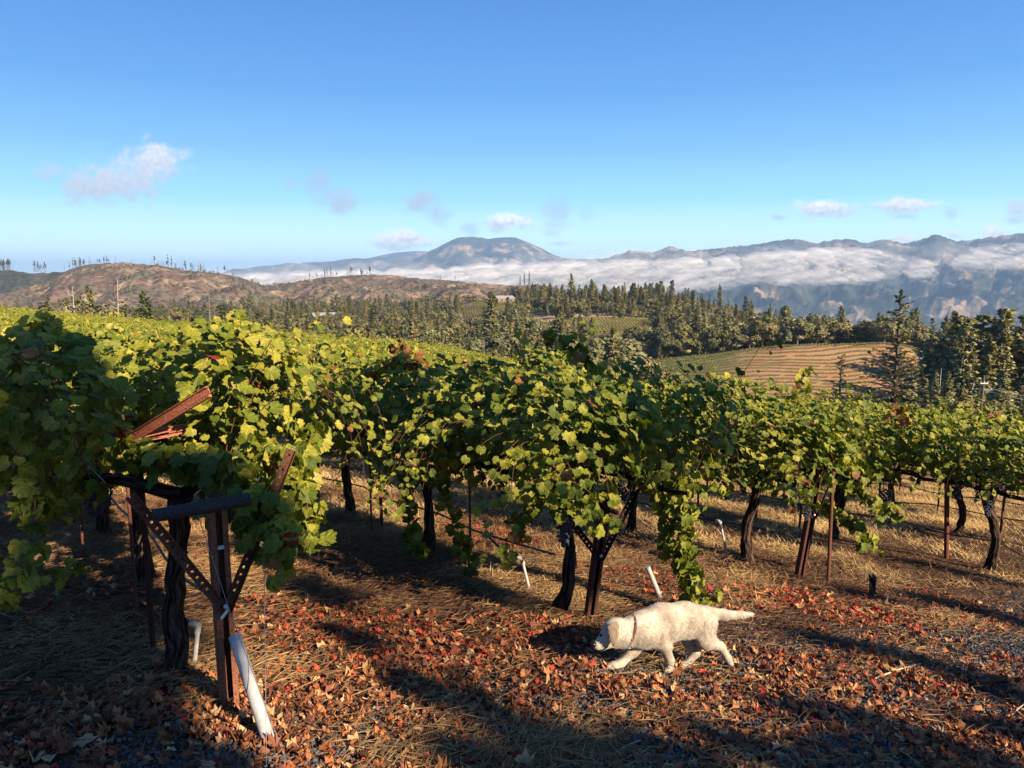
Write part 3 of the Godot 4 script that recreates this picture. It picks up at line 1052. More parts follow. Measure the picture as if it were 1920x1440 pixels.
# ---------------------------------------------------------------- vines
func leaf_outline(n: int, seed_: int) -> Array:           # one grape leaf in the xy plane, stalk at the origin, tip towards +y
	var g := RandomNumberGenerator.new()
	g.seed = seed_
	var pts := []
	if n > 12:
		var half := [[0.0, 1.0], [0.09, 0.84], [0.19, 0.87], [0.26, 0.73], [0.34, 0.80], [0.51, 0.76], [0.49, 0.64], [0.52, 0.52], [0.60, 0.42], [0.56, 0.24], [0.50, 0.08], [0.40, -0.10], [0.20, -0.16], [0.06, -0.02]]
		for p in half:
			pts.append(Vector2(p[0] * g.randf_range(0.9, 1.1), p[1]))
		for i in range(half.size() - 1, 0, -1):
			pts.append(Vector2(-half[i][0] * g.randf_range(0.9, 1.1), half[i][1]))
	else:
		for p in [[0.0, 1.0], [0.27, 0.74], [0.51, 0.74], [0.51, 0.50], [0.57, 0.20], [0.24, -0.15], [-0.24, -0.15], [-0.57, 0.20], [-0.51, 0.50], [-0.51, 0.74], [-0.27, 0.74]]:
			pts.append(Vector2(p[0] * g.randf_range(0.9, 1.1), p[1]))
	var fold := g.randf_range(-0.15, 0.6)
	var curl := g.randf_range(-0.6, 0.3)
	var twist := g.randf_range(-0.45, 0.45)
	var out := []
	for p in pts:
		out.append(Vector3(p.x, p.y, absf(p.x) * fold + p.y * p.y * curl + p.x * p.y * twist + g.randf_range(-0.05, 0.05)))
	return out                                            # ring; the hub is (0, 0.25, 0)

var RING_HI := []
var RING_LO := []
var LEAF_MESH := []
var LEAF_MAT := []

func leaf_colors() -> Array:
	return [Color(0.165, 0.210, 0.026), Color(0.245, 0.270, 0.030), Color(0.345, 0.340, 0.040), Color(0.44, 0.405, 0.054), Color(0.470, 0.410, 0.075), Color(0.115, 0.155, 0.022), Color(0.34, 0.15, 0.055), Color(0.36, 0.045, 0.025)]

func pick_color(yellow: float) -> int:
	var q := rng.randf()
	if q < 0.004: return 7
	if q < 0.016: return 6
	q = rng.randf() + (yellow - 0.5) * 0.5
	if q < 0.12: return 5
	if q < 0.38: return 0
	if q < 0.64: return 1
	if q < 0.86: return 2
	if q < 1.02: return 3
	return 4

func add_leaf(b: B, ring: Array, xf: Transform3D, col: Color) -> void:
	var h := b.v.size()
	b.v.append(xf * Vector3(0, 0.25, 0)); b.c.append(col); b.uv.append(Vector2(0.5, 0.34))
	for p in ring:
		b.v.append(xf * p); b.c.append(col); b.uv.append(Vector2(0.5 + p.x * 0.75, 0.14 + p.y * 0.8))
	var k := ring.size()
	for i in k:
		b.idx.append(h); b.idx.append(h + 1 + i); b.idx.append(h + 1 + (i + 1) % k)

func leaf_meshes() -> void:
	for s in 6:
		RING_HI.append(leaf_outline(20, 500 + s))
		RING_LO.append(leaf_outline(10, 520 + s))
		var b := B.new()
		add_leaf(b, RING_HI[s], Transform3D(), Color.WHITE)
		LEAF_MESH.append(b.mesh())
	var cols := leaf_colors()
	for i in cols.size():
		var m: StandardMaterial3D = M.leaf.duplicate()
		m.resource_name = "vine_leaf"
		m.vertex_color_use_as_albedo = false
		m.albedo_color = cols[i].linear_to_srgb()
		LEAF_MAT.append(m)

var GRAPES: ArrayMesh
func grape_mesh() -> void:
	var b := B.new()
	rng.seed = 8
	for i in 46:
		var t := i / 46.0
		var a := i * 2.4
		var r := 0.042 * sqrt(1.0 - t * 0.92) * (1.0 if i % 3 else 0.5)
		var k := rnd(0.6, 1.5)
		b.ball(Vector3(cos(a) * r, -0.02 - t * 0.15, sin(a) * r), Vector3.ONE * rnd(0.0085, 0.0105), 7, 5, Color(0.026, 0.028, 0.055) * k)
	b.tube([Vector3(0, 0.06, 0), Vector3(0, -0.04, 0)], [0.003, 0.003], 4, Color(0.12, 0.11, 0.04), false)
	GRAPES = b.mesh(M.grape)

# One vine, x along its row, z across, root at the origin. Returns {trunk, cordon[], canes[], leaves[[xf, colour, shape, score]], grapes[]}
func vine_plan(seed_: int, n_leaves: int, o: Dictionary) -> Dictionary:
	rng.seed = seed_
	var out := {"canes": [], "leaves": [], "grapes": [], "cordon": []}
	var light := Vector3(SUN.dot(R), SUN.y, SUN.dot(A)) * 0.65
	var yellow: float = o.get("yellow", 0.5)
	var top: float = o.get("top", 1.0)
	# trunk
	var t := B.new()
	var pts := []
	var rads := []
	var gn: float = o.get("gnarl", 1.25)
	var hx := rnd(0.05, 0.10) * gn * (1.0 if rng.randf() < 0.5 else -1.0); var hz := rnd(-0.06, 0.06) * gn
	for i in 13:
		var k := i / 12.0
		pts.append(Vector3(hx * sin(k * 4.0) + rnd(-0.012, 0.012), -0.12 + k * 1.12, hz * sin(k * 3.0 + 1.0) + rnd(-0.012, 0.012)))
		rads.append((0.060 - 0.022 * k + 0.02 * pow(1.0 - k, 6.0) + 0.018 * pow(k, 8.0)) * rnd(0.9, 1.12))
	t.tube(pts, rads, 12, Color(0.150, 0.105, 0.078), true, 0.20, rng)
	if o.has("twin"):
		var q2 := []
		var r2 := []
		for i in 9:
			var k := i / 8.0
			q2.append(pts[i] + Vector3(cos(k * 5.0) * 0.055, 0, sin(k * 5.0) * 0.055))
			r2.append((0.040 - 0.016 * k) * rnd(0.85, 1.15))
		t.tube(q2, r2, 8, Color(0.140, 0.098, 0.072), true, 0.22, rng)
	out.trunk = t.mesh(M.bark)
	var head: Vector3 = pts[12]
	# cordons: two arms along the row on each side of the Y
	for sx in ([1.0] if o.has("oneside") else [-1.0, 1.0]):
		for sz in [-1.0, 1.0]:
			var c := B.new()
			var q := [head, head + Vector3(sx * 0.15, 0.08, sz * 0.22)]
			for i in range(1, 6):
				q.append(Vector3(sx * (0.15 + 0.16 * i), 1.08 + rnd(-0.02, 0.02), sz * (0.34 + rnd(-0.02, 0.02))))
			c.tube(q, [0.036, 0.030, 0.026, 0.024, 0.021, 0.018, 0.014], 7, Color(0.120, 0.085, 0.065), true, 0.16, rng)
			out.cordon.append(c.mesh(M.bark))
	# canes with leaves
	var nc: int = o.get("canes", 26)
	for i in nc:
		var sz := -1.0 if i % 2 else 1.0
		var x0 := rnd(o.get("x0", -0.95), 0.95)
		var p := Vector3(x0, 1.08, sz * 0.34)
		var style := rng.randf()
		var hang : bool = style < o.get("hang", 0.42)
		var dir := Vector3(rnd(-0.35, 0.35), 1.0, sz * rnd(0.1, 0.75)).normalized()
		var line := [p]
		var length := rnd(0.85, 1.25) if not hang else rnd(1.1, 1.8)
		if style > 0.93:
			length *= 1.25
		var steps := int(length / 0.085)
		for s in steps:
			var k := float(s) / steps
			if hang:
				dir = (dir + Vector3(rnd(-0.1, 0.1), -0.30 * smoothstep(0.15, 0.5, k), sz * 0.08 * (1.0 - k)) + rdir() * 0.10).normalized()
			else:
				dir = (dir + Vector3(0, -0.05, 0) + rdir() * 0.12).normalized()
			p = p + dir * 0.085
			var lid := (1.96 if style <= 0.93 else 2.15) * top
			if p.y > lid:
				p.y = lerpf(p.y, lid, 0.6)
			if p.y < o.get("low", 0.62):
				break
			line.append(p)
			for twice in 2:
				if rng.randf() < 0.25:
					continue
				var side := (rdir() + Vector3(0, 0.3, sz * 0.35)).normalized()
				var n := (side * 0.55 + Vector3.UP * 0.45 + Vector3(0, 0, sz) * 0.25 + light + rdir() * 0.5).normalized()
				var tip := Vector3(side.x * 0.5, -0.7, side.z * 0.5) + rdir() * 0.5
				var sc : float = rnd(0.048, 0.108) * o.get("leaf", 1.0) * (1.0 - 0.35 * k)
				out.leaves.append([Transform3D(facing(n, tip).scaled(Vector3.ONE * sc), p + side * rnd(0.03, 0.09)), pick_color(yellow), rng.randi_range(0, 5), n])
		if line.size() > 2:
			var rr := []
			for s in line.size():
				rr.append(0.0034 - 0.002 * s / line.size())
			out.canes.append([line, rr])
	# filling leaves of both curtains
	var guard := 0
	while out.leaves.size() < n_leaves and guard < 20000:
		guard += 1
		var sz := -1.0 if rng.randf() < 0.5 else 1.0
		var x := rnd(o.get("x0", -1.05), 1.05)
		var a := rnd(0, TAU)
		var rr := pow(rng.randf(), 0.35)
		var p := Vector3(x, (float(o.get("mid", 1.47)) + sin(a) * float(o.get("half", 0.50)) * rr) * lerpf(1.0, top, 0.7), sz * 0.46 + cos(a) * 0.34 * rr)
		if rng.randf() < o.get("center", 0.22):
			p = Vector3(x, rnd(1.30, 1.75) * top, rnd(-0.25, 0.25))
		if nz.get_noise_3d(p.x * 110.0 + seed_ * 13.0, p.y * 110.0, p.z * 110.0) < -0.22:
			continue
		var side := Vector3(0, sin(a), cos(a))
		var n := (side * 0.5 + Vector3.UP * 0.3 + light + rdir() * 0.6).normalized()
		var tip := Vector3(rnd(-0.5, 0.5), -0.8, side.z * 0.4) + rdir() * 0.4
		out.leaves.append([Transform3D(facing(n, tip).scaled(Vector3.ONE * rnd(0.046, 0.106) * o.get("leaf", 1.0)), p), pick_color(yellow), rng.randi_range(0, 5), n])
	for i in o.get("grapes", 6):
		out.grapes.append(Transform3D(Basis(Vector3.UP, rnd(0, TAU)).scaled(Vector3.ONE * rnd(0.9, 1.35)), Vector3(rnd(o.get("x0", -0.9), 0.9), rnd(0.94, 1.12), (-1.0 if i % 2 else 1.0) * rnd(0.22, 0.45))))
	return out

func plant(plan: Dictionary, label: String, group: String, xf: Transform3D, singles: int, detail: Array, stuff_share := 1.0) -> Node3D:
	var o := thing("grapevine", label, "grapevine", Vector3.ZERO, 0.0, group)
	o.transform = xf
	part("trunk", plan.trunk, null, o)
	for c in plan.cordon:
		part("cordon", c, null, o)
	if singles > 0:
		for c in plan.canes:
			var b := B.new()
			b.tube(c[0], c[1], 5, Color(0.11, 0.052, 0.028), false)
			part("cane", b.mesh(M.twig), null, o)
	else:
		var b := B.new()
		for c in plan.canes:
			b.tube(c[0], c[1], 3, Color(0.11, 0.052, 0.028), false)
		part("canes", b.mesh(M.twig), null, o, "stuff")
	var cols := leaf_colors()
	var list: Array = plan.leaves
	if singles > 0:
		var eye := xf.affine_inverse() * Vector3(0, EYE, 0)
		for l in list:
			var p: Vector3 = l[0].origin
			var d := eye - p
			var mid := Vector3(p.x * 0.7, 1.4, 0)
			l.append((p - mid).normalized().dot(d.normalized()) * 0.6 + absf(l[3].dot(d.normalized())) * 0.4 + l[0].basis.y.length() * 2.0 - d.length() * 0.25)
		list.sort_custom(func(a, b): return a[4] > b[4])
	var rest := B.new()
	for i in list.size():
		var l: Array = list[i]
		if i < singles:
			var q := part("leaf", LEAF_MESH[l[2]], LEAF_MAT[l[1]], o)
			q.transform = l[0]
		else:
			var k := rnd(0.85, 1.15)
			add_leaf(rest, detail[l[2]], l[0], cols[l[1]] * k)
	part("foliage", rest.mesh(M.leaf), null, o, "stuff")
	for g in plan.grapes:
		var q := part("grape_cluster", GRAPES, null, o)
		q.transform = g
	return o

func ordinal(k: int) -> String:
	var low := ["first", "second", "third", "fourth", "fifth", "sixth", "seventh", "eighth", "ninth", "tenth", "eleventh", "twelfth", "thirteenth", "fourteenth", "fifteenth", "sixteenth", "seventeenth", "eighteenth", "nineteenth"]
	if k < 19:
		return low[k]
	var n := k + 1
	var tens := ["", "", "twent", "thirt", "fort", "fift", "sixt", "sevent", "eight", "ninet"]
	if n >= 100:
		return "hundredth"
	return tens[n / 10] + ("ieth" if n % 10 == 0 else "y-" + low[n % 10 - 1])

func place_word(u: float) -> String:
	for e in [[150, "at the left edge beneath the bare pale trees"], [262, "left of the dense dark fir"], [420, "right of the dense dark fir"], [570, "below the dip between the burnt hills"], [680, "around the white-roofed house"], [860, "left of the upper valley vineyard"], [985, "below the upper valley vineyard"], [1100, "left of the lower valley vineyard's middle"], [1235, "right of the lower valley vineyard's middle"], [1330, "below the red-roofed house"], [1480, "above the left half of the terraces"], [1640, "above the right half of the terraces"], [1740, "around the tall ragged conifer"], [1840, "left of the utility pole"]]:
		if u < e[0]:
			return e[1]
	return "right of the utility pole"

func row_end(k: int) -> Vector3:
	return Vector3(-1.39, 0, -3.44) + Vector3(2.2, 0, -2.02) * k + (Vector3(-0.22, 0, 0.1) if k == 1 else Vector3.ZERO)

func vine_at(k: int, t: float) -> Vector3:
	var p := row_end(k) + R * t
	return grounded(p.x, p.z)

func build_vines() -> void:
	leaf_meshes()
	grape_mesh()
	var turn := atan2(-R.z, R.x)              # rotation that takes +x to R
	# ---- vines of the front, each built by itself
	var near := [
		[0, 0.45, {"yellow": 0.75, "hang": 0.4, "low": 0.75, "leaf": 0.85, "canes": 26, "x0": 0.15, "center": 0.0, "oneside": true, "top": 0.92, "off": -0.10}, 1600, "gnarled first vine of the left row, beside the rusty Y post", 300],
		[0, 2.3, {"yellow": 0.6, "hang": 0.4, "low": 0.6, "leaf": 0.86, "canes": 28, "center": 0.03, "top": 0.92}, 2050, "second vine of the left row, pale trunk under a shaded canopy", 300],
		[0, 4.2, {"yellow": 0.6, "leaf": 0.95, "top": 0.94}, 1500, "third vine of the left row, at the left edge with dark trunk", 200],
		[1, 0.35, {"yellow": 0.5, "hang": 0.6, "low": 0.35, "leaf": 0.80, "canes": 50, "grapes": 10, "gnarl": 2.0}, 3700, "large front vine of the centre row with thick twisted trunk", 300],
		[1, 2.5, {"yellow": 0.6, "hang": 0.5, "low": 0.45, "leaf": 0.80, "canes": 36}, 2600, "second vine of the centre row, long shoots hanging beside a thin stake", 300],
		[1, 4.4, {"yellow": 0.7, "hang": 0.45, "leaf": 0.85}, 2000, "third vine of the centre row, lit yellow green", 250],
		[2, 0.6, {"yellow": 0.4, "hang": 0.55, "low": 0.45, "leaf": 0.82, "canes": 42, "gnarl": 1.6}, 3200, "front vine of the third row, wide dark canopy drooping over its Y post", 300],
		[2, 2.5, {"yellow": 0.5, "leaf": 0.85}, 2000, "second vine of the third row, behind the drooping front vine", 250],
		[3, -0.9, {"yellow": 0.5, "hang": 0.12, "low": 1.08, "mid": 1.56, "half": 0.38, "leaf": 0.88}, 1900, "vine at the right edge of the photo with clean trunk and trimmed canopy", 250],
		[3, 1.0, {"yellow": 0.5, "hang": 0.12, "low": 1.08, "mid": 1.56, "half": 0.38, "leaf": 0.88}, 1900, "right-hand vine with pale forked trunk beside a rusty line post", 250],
	]
	var n := 0
	for e in near:
		var shift: float = e[2].get("off", 0.0)
		var plan := vine_plan(1000 + n * 7, e[3], e[2])
		plant(plan, e[4], "", Transform3D(Basis(Vector3.UP, turn), vine_at(e[0], e[1]) + A * shift), e[5], RING_HI)
		n += 1
	# ---- copies of five kinds for the rest of the field
	var kinds := []
	for i in 7:
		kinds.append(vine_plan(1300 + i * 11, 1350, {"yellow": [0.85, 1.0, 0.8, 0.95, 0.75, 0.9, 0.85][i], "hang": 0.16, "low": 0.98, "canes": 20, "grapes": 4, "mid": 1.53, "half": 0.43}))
	rng.seed = 64
	var spots := []
	for k in 34:
		var t := -1.4 if k < 4 else -5.2
		while t < 95.0:
			t += 1.9
			var p := vine_at(k, t + rnd(-0.12, 0.12))
			if k == 0 and t < 4.6 or k == 1 and t < 4.6 or k == 2 and t < 2.6 or k == 3 and t < 2.0 or -p.z < 5.0:
				continue
			var D := -p.z
			var u := 960.0 + F * p.x / D
			if u < -170 or u > 2080 or D > 78.0 or (u > 900 and D > 50.0 + (1300 - u) * 0.05):
				continue
			spots.append([D, p, k, u, int(round((t + 5.2) / 1.9)) if k > 3 else int(round((t + 1.4) / 1.9))])
	spots.sort_custom(func(a, b): return a[0] < b[0])
	var protos := []
	var far := []
	for i in spots.size():
		var s: Array = spots[i]
		var q := rnd(0.92, 1.1)
		var xf := Transform3D(Basis(Vector3.UP, turn).scaled(Vector3(1.05, q, rnd(0.92, 1.12))), s[1])
		if i < 275:
			var k: int = s[2]
			var lab := "yellow green grapevine, %s vine back in the %s row from the left" % [ordinal(s[4]), ordinal(k)]
			var grp := "vines farther back in the %s row" % ordinal(k)
			if protos.size() < 7:
				protos.append(plant(kinds[protos.size()], lab, grp, xf, 0, RING_LO))
			else:
				dup(protos[rng.randi_range(0, 6)], "grapevine", xf, lab, "grapevine", grp)
		else:
			far.append([xf, rng.randi_range(0, 6)])
	var field := Node3D.new()
	field.name = "far_vineyard"
	add_child(field)
	field.set_meta("kind", "stuff")
	for i in 7:
		var xs := []
		for f in far:
			if f[1] == i: xs.append(f[0])
		for c in protos[i].get_children():
			if c.name.begins_with("foliage") or c.name.begins_with("trunk"):
				scatter("rows_" + ("foliage" if c.name.begins_with("foliage") else "trunk"), c.mesh, null, xs, [], field)

# ---------------------------------------------------------------- posts, wires, pipes
func perforated(b: B, a: Vector3, z: Vector3, wide: Vector3, w: float, th: float, col: Color) -> void:   # flat bar with a row of holes
	var d := (z - a).normalized()
	var nrm := d.cross(wide).normalized()
	var wv := nrm.cross(d).normalized()
	var bas := Basis(wv, d, wv.cross(d))
	var L := (z - a).length()
	var hole := 0.012
	for s in [-1.0, 1.0]:
		b.box(Transform3D(bas, (a + z) * 0.5 + wv * s * (w + hole) * 0.25), Vector3((w - hole) * 0.5, L, th), col)
	var y := 0.0
	while y < L:
		var e := minf(0.026, L - y)
		b.box(Transform3D(bas, a + d * (y + e * 0.5)), Vector3(hole + 0.001, e, th * 0.96), col)
		y += 0.038
	b.box(Transform3D(bas, (a + z) * 0.5 + wv * w * 0.5 + bas.z * w * 0.22), Vector3(th, L, w * 0.45), col)    # the other leg of the angle

func y_post(base: Vector3, lean: Vector3, H: float, fork: float, arm_l: Vector3, arm_r: Vector3, pipe: bool, label: String, wid := 0.082) -> void:
	var o := thing("trellis_post", label, "trellis post", base)
	var rust := Color(0.26, 0.105, 0.058) if pipe else Color(0.085, 0.034, 0.024)
	var b := B.new()
	var up := (Vector3.UP * H + lean).normalized()
	var x := A if pipe else Vector3(0.95, 0, -0.3).normalized()
	var xx := (x - up * x.dot(up)).normalized()
	var bas := Basis(xx, up, xx.cross(up))
	if bas.z.z < 0: bas = Basis(-xx, up, (-xx).cross(up))
	var c := up * (H * 0.5 - 0.1)
	var L := H + 0.2
	b.box(Transform3D(bas, c - bas.z * 0.025), Vector3(wid, L, 0.005), rust * 0.7)                       # web
	for s in [-1.0, 1.0]:
		b.box(Transform3D(bas, c + bas.x * s * (wid * 0.5 - 0.0025) + bas.z * 0.003), Vector3(0.005, L, 0.056), rust)
		b.box(Transform3D(bas, c + bas.x * s * wid * 0.335 + bas.z * 0.030), Vector3(wid * 0.31, L, 0.005), rust)
	part("post", b.mesh(M.rust), null, o)
	var f := up * fork + bas.z * 0.040
	for s in 2:
		var tip: Vector3 = [arm_l, arm_r][s]
		var m := B.new()
		perforated(m, f + bas.z * 0.008 * s, tip, bas.x, 0.044, 0.005, rust * [0.55, 0.4][s])
		part("arm", m.mesh(M.rust), null, o)
	var q := B.new()
	q.ball(f + bas.z * 0.016 + up * 0.03, Vector3(0.012, 0.012, 0.008), 8, 5, Color(0.6, 0.58, 0.54))
	part("bolt", q.mesh(M.paint), null, o)
	if pipe:
		var p := B.new()
		var y := up * (H - 0.02)
		p.tube([y - A * 0.29 + bas.z * 0.09, y + A * 0.13 + bas.z * 0.09], [0.030, 0.030], 16, Color(0.052, 0.042, 0.042))
		part("crossbar", p.mesh(M.rust), null, o)
		var cl := B.new()
		cl.box(Transform3D(bas, up * (H * 0.77) + bas.z * 0.035), Vector3(0.028, 0.016, 0.01), Color(0.55, 0.55, 0.45))
		part("clip", cl.mesh(M.paint), null, o)
		var cl2 := B.new()
		cl2.tube([up * 0.47 + bas.z * 0.04 - bas.x * 0.02, up * 0.50 + bas.z * 0.055, up * 0.52 + bas.z * 0.04 + bas.x * 0.02], [0.008, 0.009, 0.007], 6, Color(0.6, 0.57, 0.5))
		part("wire_crimp", cl2.mesh(M.paint), null, o)

func rod(called: String, pts: Array, r: float, m: Material, label: String, cat: String, group := "", col := Color.WHITE) -> void:
	var b := B.new()
	var rr := []
	for i in pts.size(): rr.append(r)
	b.tube(pts, rr, 8 if r > 0.004 else 5, col)
	single(called, b.mesh(m), null, label, cat, group)

func build_trellis() -> void:
	var p := on_ground(430, 1322)
	y_post(p, Vector3(-0.01, 0, 0.0), 1.06, 0.50, Vector3(-0.31, 1.12, 0.20), Vector3(0.30, 1.24, -0.18), true, "rusty steel Y post at the front end of the left row, pipe across its arms")
	p = on_ground(1105, 1162)
	y_post(p, Vector3(0.10, 0, 0.05), 1.0, 0.50, Vector3(-0.42, 1.18, 0.28), Vector3(0.46, 1.1, -0.28), false, "dark leaning Y post at the front end of the centre row", 0.075)
	p = on_ground(1498, 1083)
	y_post(p, Vector3(0.14, 0, 0.0), 1.15, 0.66, Vector3(-0.30, 1.35, 0.2), Vector3(0.44, 1.3, -0.2), false, "dark red leaning Y post at the front end of the third row", 0.085)
	# second Y post of the left row: only its sunlit arms show
	var v := P(252, 822, 3.95)
	var g := grounded(v.x, v.z)
	var o := thing("trellis_post", "sunlit orange-red V arms of the second post in the left row", "trellis post", g)
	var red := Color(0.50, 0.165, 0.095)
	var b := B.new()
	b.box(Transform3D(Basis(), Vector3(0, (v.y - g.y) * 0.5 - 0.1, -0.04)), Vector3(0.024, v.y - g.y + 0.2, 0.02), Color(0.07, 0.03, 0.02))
	part("post", b.mesh(M.rust), null, o)
	for e in [[P(394, 736, 3.72), 0.047], [P(359, 804, 4.15), 0.047], [P(196, 806, 4.0), 0.042]]:
		var m := B.new()
		var a := v - g
		var z: Vector3 = e[0] - g
		var d := (z - a).normalized()
		var wv := (Vector3.UP - d * d.y).normalized()
		var bas := Basis(d.cross(wv), d, wv)
		var L := (z - a).length()
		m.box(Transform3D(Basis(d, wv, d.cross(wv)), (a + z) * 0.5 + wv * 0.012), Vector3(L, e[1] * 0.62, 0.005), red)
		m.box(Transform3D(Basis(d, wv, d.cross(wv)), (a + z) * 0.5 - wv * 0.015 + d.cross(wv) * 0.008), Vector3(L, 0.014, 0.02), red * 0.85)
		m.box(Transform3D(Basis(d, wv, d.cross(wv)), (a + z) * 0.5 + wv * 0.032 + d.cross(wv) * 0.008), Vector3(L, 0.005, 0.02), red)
		part("arm", m.mesh(M.rust), null, o)
	# line post of the right row
	var r4 := on_ground(1776, 1047)
	rod("line_post", [r4 - Vector3(0, 0.15, 0), r4 + Vector3(-0.12, 1.5, 0)], 0.030, M.rust, "slender rusty line post of the right-hand row beside the pale forked trunk", "trellis post", "", Color(0.15, 0.05, 0.035))
	# thin stakes one can tell apart
	for e in [[258, 1167, 0.0, "thin rusty stake between first and second vine of the left row"], [158, 1052, 0.0, "thin rusty stake left of the pale trunk in the left row"], [206, 1000, 0.0, "short rusty rod behind the pale trunk of the left row"], [882, 1062, 0.0, "thin black stake left of the thick twisted trunk"], [697, 1000, 0.0, "thin black stake left of the hanging shoots in the centre row"], [1490, 985, 0.0, "dark stake just left of the third row's Y post"], [1668, 985, 0.02, "dark leaning stake in the middle of the right-hand gap"]]:
		p = on_ground(e[0], e[1])
		rod("vine_stake", [p - Vector3(0, 0.1, 0), p + Vector3(e[2], 1.35, 0)], 0.011, M.rust, e[3], "stake", "", Color(0.16, 0.06, 0.04))
	rng.seed = 31
	for k in range(0, 9):
		for i in 11:
			var t := 1.6 + (i - 2) * 1.9
			var q := vine_at(k, t)
			var u := 960.0 + F * q.x / -q.z
			if u < 10 or u > 1960 or -q.z < 7.0 or k == 3 and t < 1.0:
				continue
			rod("vine_stake", [q - Vector3(0, 0.1, 0), q + Vector3(rnd(-0.06, 0.06), 1.3, 0)], 0.019, M.rust, "rusty steel stake beside the %s vine of the %s row from the left" % [ordinal(i + 1), ordinal(k)], "stake", "stakes under the %s row" % ordinal(k), Color(0.15, 0.055, 0.04))
	# drip hoses and trellis wires, one of each per row
	for k in 8:
		var pts := []
		var t := 0.5 if k < 3 else (-1.6 if k == 3 else -1.0)
		while t < 26.0:
			var q := vine_at(k, t)
			pts.append(q + Vector3(0, 0.36 + 0.03 * sin(t * 3.3) - (0.28 if t < -1.2 else 0.0), 0) + A * 0.07)
			t += 0.6
		rod("drip_hose", pts, 0.0095, M.hose, "black irrigation hose running along the %s row from the left" % ordinal(k), "hose")
		for s in [-1.0, 1.0]:
			var w := []
			t = 0.0 if k != 3 else -2.0
			while t < 22.0:
				w.append(vine_at(k, t) + Vector3(0, 1.20 if k == 0 else 1.34, 0) + A * s * 0.46)
				t += 2.2
			rod("trellis_wire", w, 0.0016, M.wire, "thin trellis wire on the %s side of the %s row from the left" % ["left" if s < 0 else "right", ordinal(k)], "wire")
	var pb := on_ground(430, 1322)
	rod("guy_wire", [pb + Vector3(-0.07, 0.98, 0.06), pb + Vector3(0.06, 0.52, 0.08), on_ground(545, 1450)], 0.0016, M.wire, "thin guy wire slanting across the rusty left post into the leaves", "wire")
	rod("guy_wire", [pb + Vector3(0.18, 0.80, -0.08), on_ground(500, 1450)], 0.0016, M.wire, "thin guy wire from the right arm of the left post to the ground", "wire")
	# white pipes
	var a := on_ground(507, 1398)
	var z := P(440, 1192, 3.34)
	var pipe := B.new()
	pipe.tube([a - (z - a).normalized() * 0.01, z], [0.029, 0.029], 20, Color.WHITE, false)
	pipe.tube([z, a - (z - a).normalized() * 0.01], [0.025, 0.025], 20, Color.WHITE, false)
	for i in 20:
		var i2 := (i + 1) % 20
		# the cut rim joins the outer and inner wall
		var d := (z - a).normalized()
		pipe.v.size()
	single("white_pipe", pipe.mesh(M.pvc), null, "thick white plastic pipe leaning against the rusty left post", "pipe")
	var el := [
		[[372, 1172, 3.98], [362, 1243], "white elbow riser beside the first trunk of the left row"],
		[[978, 1047, 5.72], [996, 1108], "thin white riser leaning left of the thick twisted trunk"],
		[[1350, 978, 8.25], [1366, 1043], "thin white riser left of the third row's dark trunk"],
		[[1214, 1062, 5.95], [1242, 1120], "white pipe stub leaning under the long hanging shoot above the puppy"]]
	for i in el.size():
		var e: Array = el[i]
		var bot := on_ground(e[1][0], e[1][1])
		var top := P(e[0][0], e[0][1], -bot.z - 0.02)
		var ob := thing("irrigation_riser", e[2], "pipe", bot)
		var r := [0.0125, 0.013, 0.014, 0.021][i] as float
		var q := B.new()
		q.tube([Vector3(0, -0.05, 0), top - bot], [r, r], 12, Color.WHITE)
		part("pipe", q.mesh(M.pvc), null, ob)
		if i < 3:
			var c := B.new()
			var up := (top - bot).normalized()
			c.tube([top - bot - up * 0.05, top - bot + up * 0.002], [r * 1.35, r * 1.35], 12, Color.WHITE)
			c.tube([top - bot - A * 0.0, top - bot - R * -0.0 + Vector3(-0.05, 0.006, -0.01)], [r * 1.35, r * 1.35], 12, Color.WHITE)
			part("elbow", c.mesh(M.pvc), null, ob)
			var h := B.new()
			h.tube([top - bot + Vector3(-0.05, 0.006, -0.01), top - bot + Vector3(-0.13, 0.02, -0.06), top - bot + Vector3(-0.30, 0.10, -0.28)], [0.013, 0.012, 0.010], 8, Color.WHITE, false)
			part("hose_end", h.mesh(M.hose), null, ob)
	# black pipe stub sticking out of the ground
	var sb := on_ground(1628, 1118)
	var ob := thing("pipe_stub", "short black angle-iron stub sticking slantwise from the straw on the right", "stake", sb)
	var q := B.new()
	var st := P(1641, 1086, -sb.z - 0.03) - sb
	q.box(Transform3D(facing(Vector3(0.4, 0.3, 1), st), st * 0.5), Vector3(0.055, st.length() + 0.08, 0.008), Color(0.03, 0.026, 0.024))
	q.box(Transform3D(facing(Vector3(1, 0.2, -0.3), st), st * 0.5 + Vector3(0.026, 0, -0.02)), Vector3(0.05, st.length() + 0.08, 0.008), Color(0.03, 0.026, 0.024))
	part("angle_iron", q.mesh(M.rust), null, ob)
	var w := B.new()
	w.tube([st, st + Vector3(-0.03, 0.03, -0.02), st + Vector3(-0.10, 0.12, -0.2)], [0.003, 0.003, 0.002], 5, Color(0.1, 0.1, 0.1), false)
	part("wire_end", w.mesh(M.wire), null, ob)

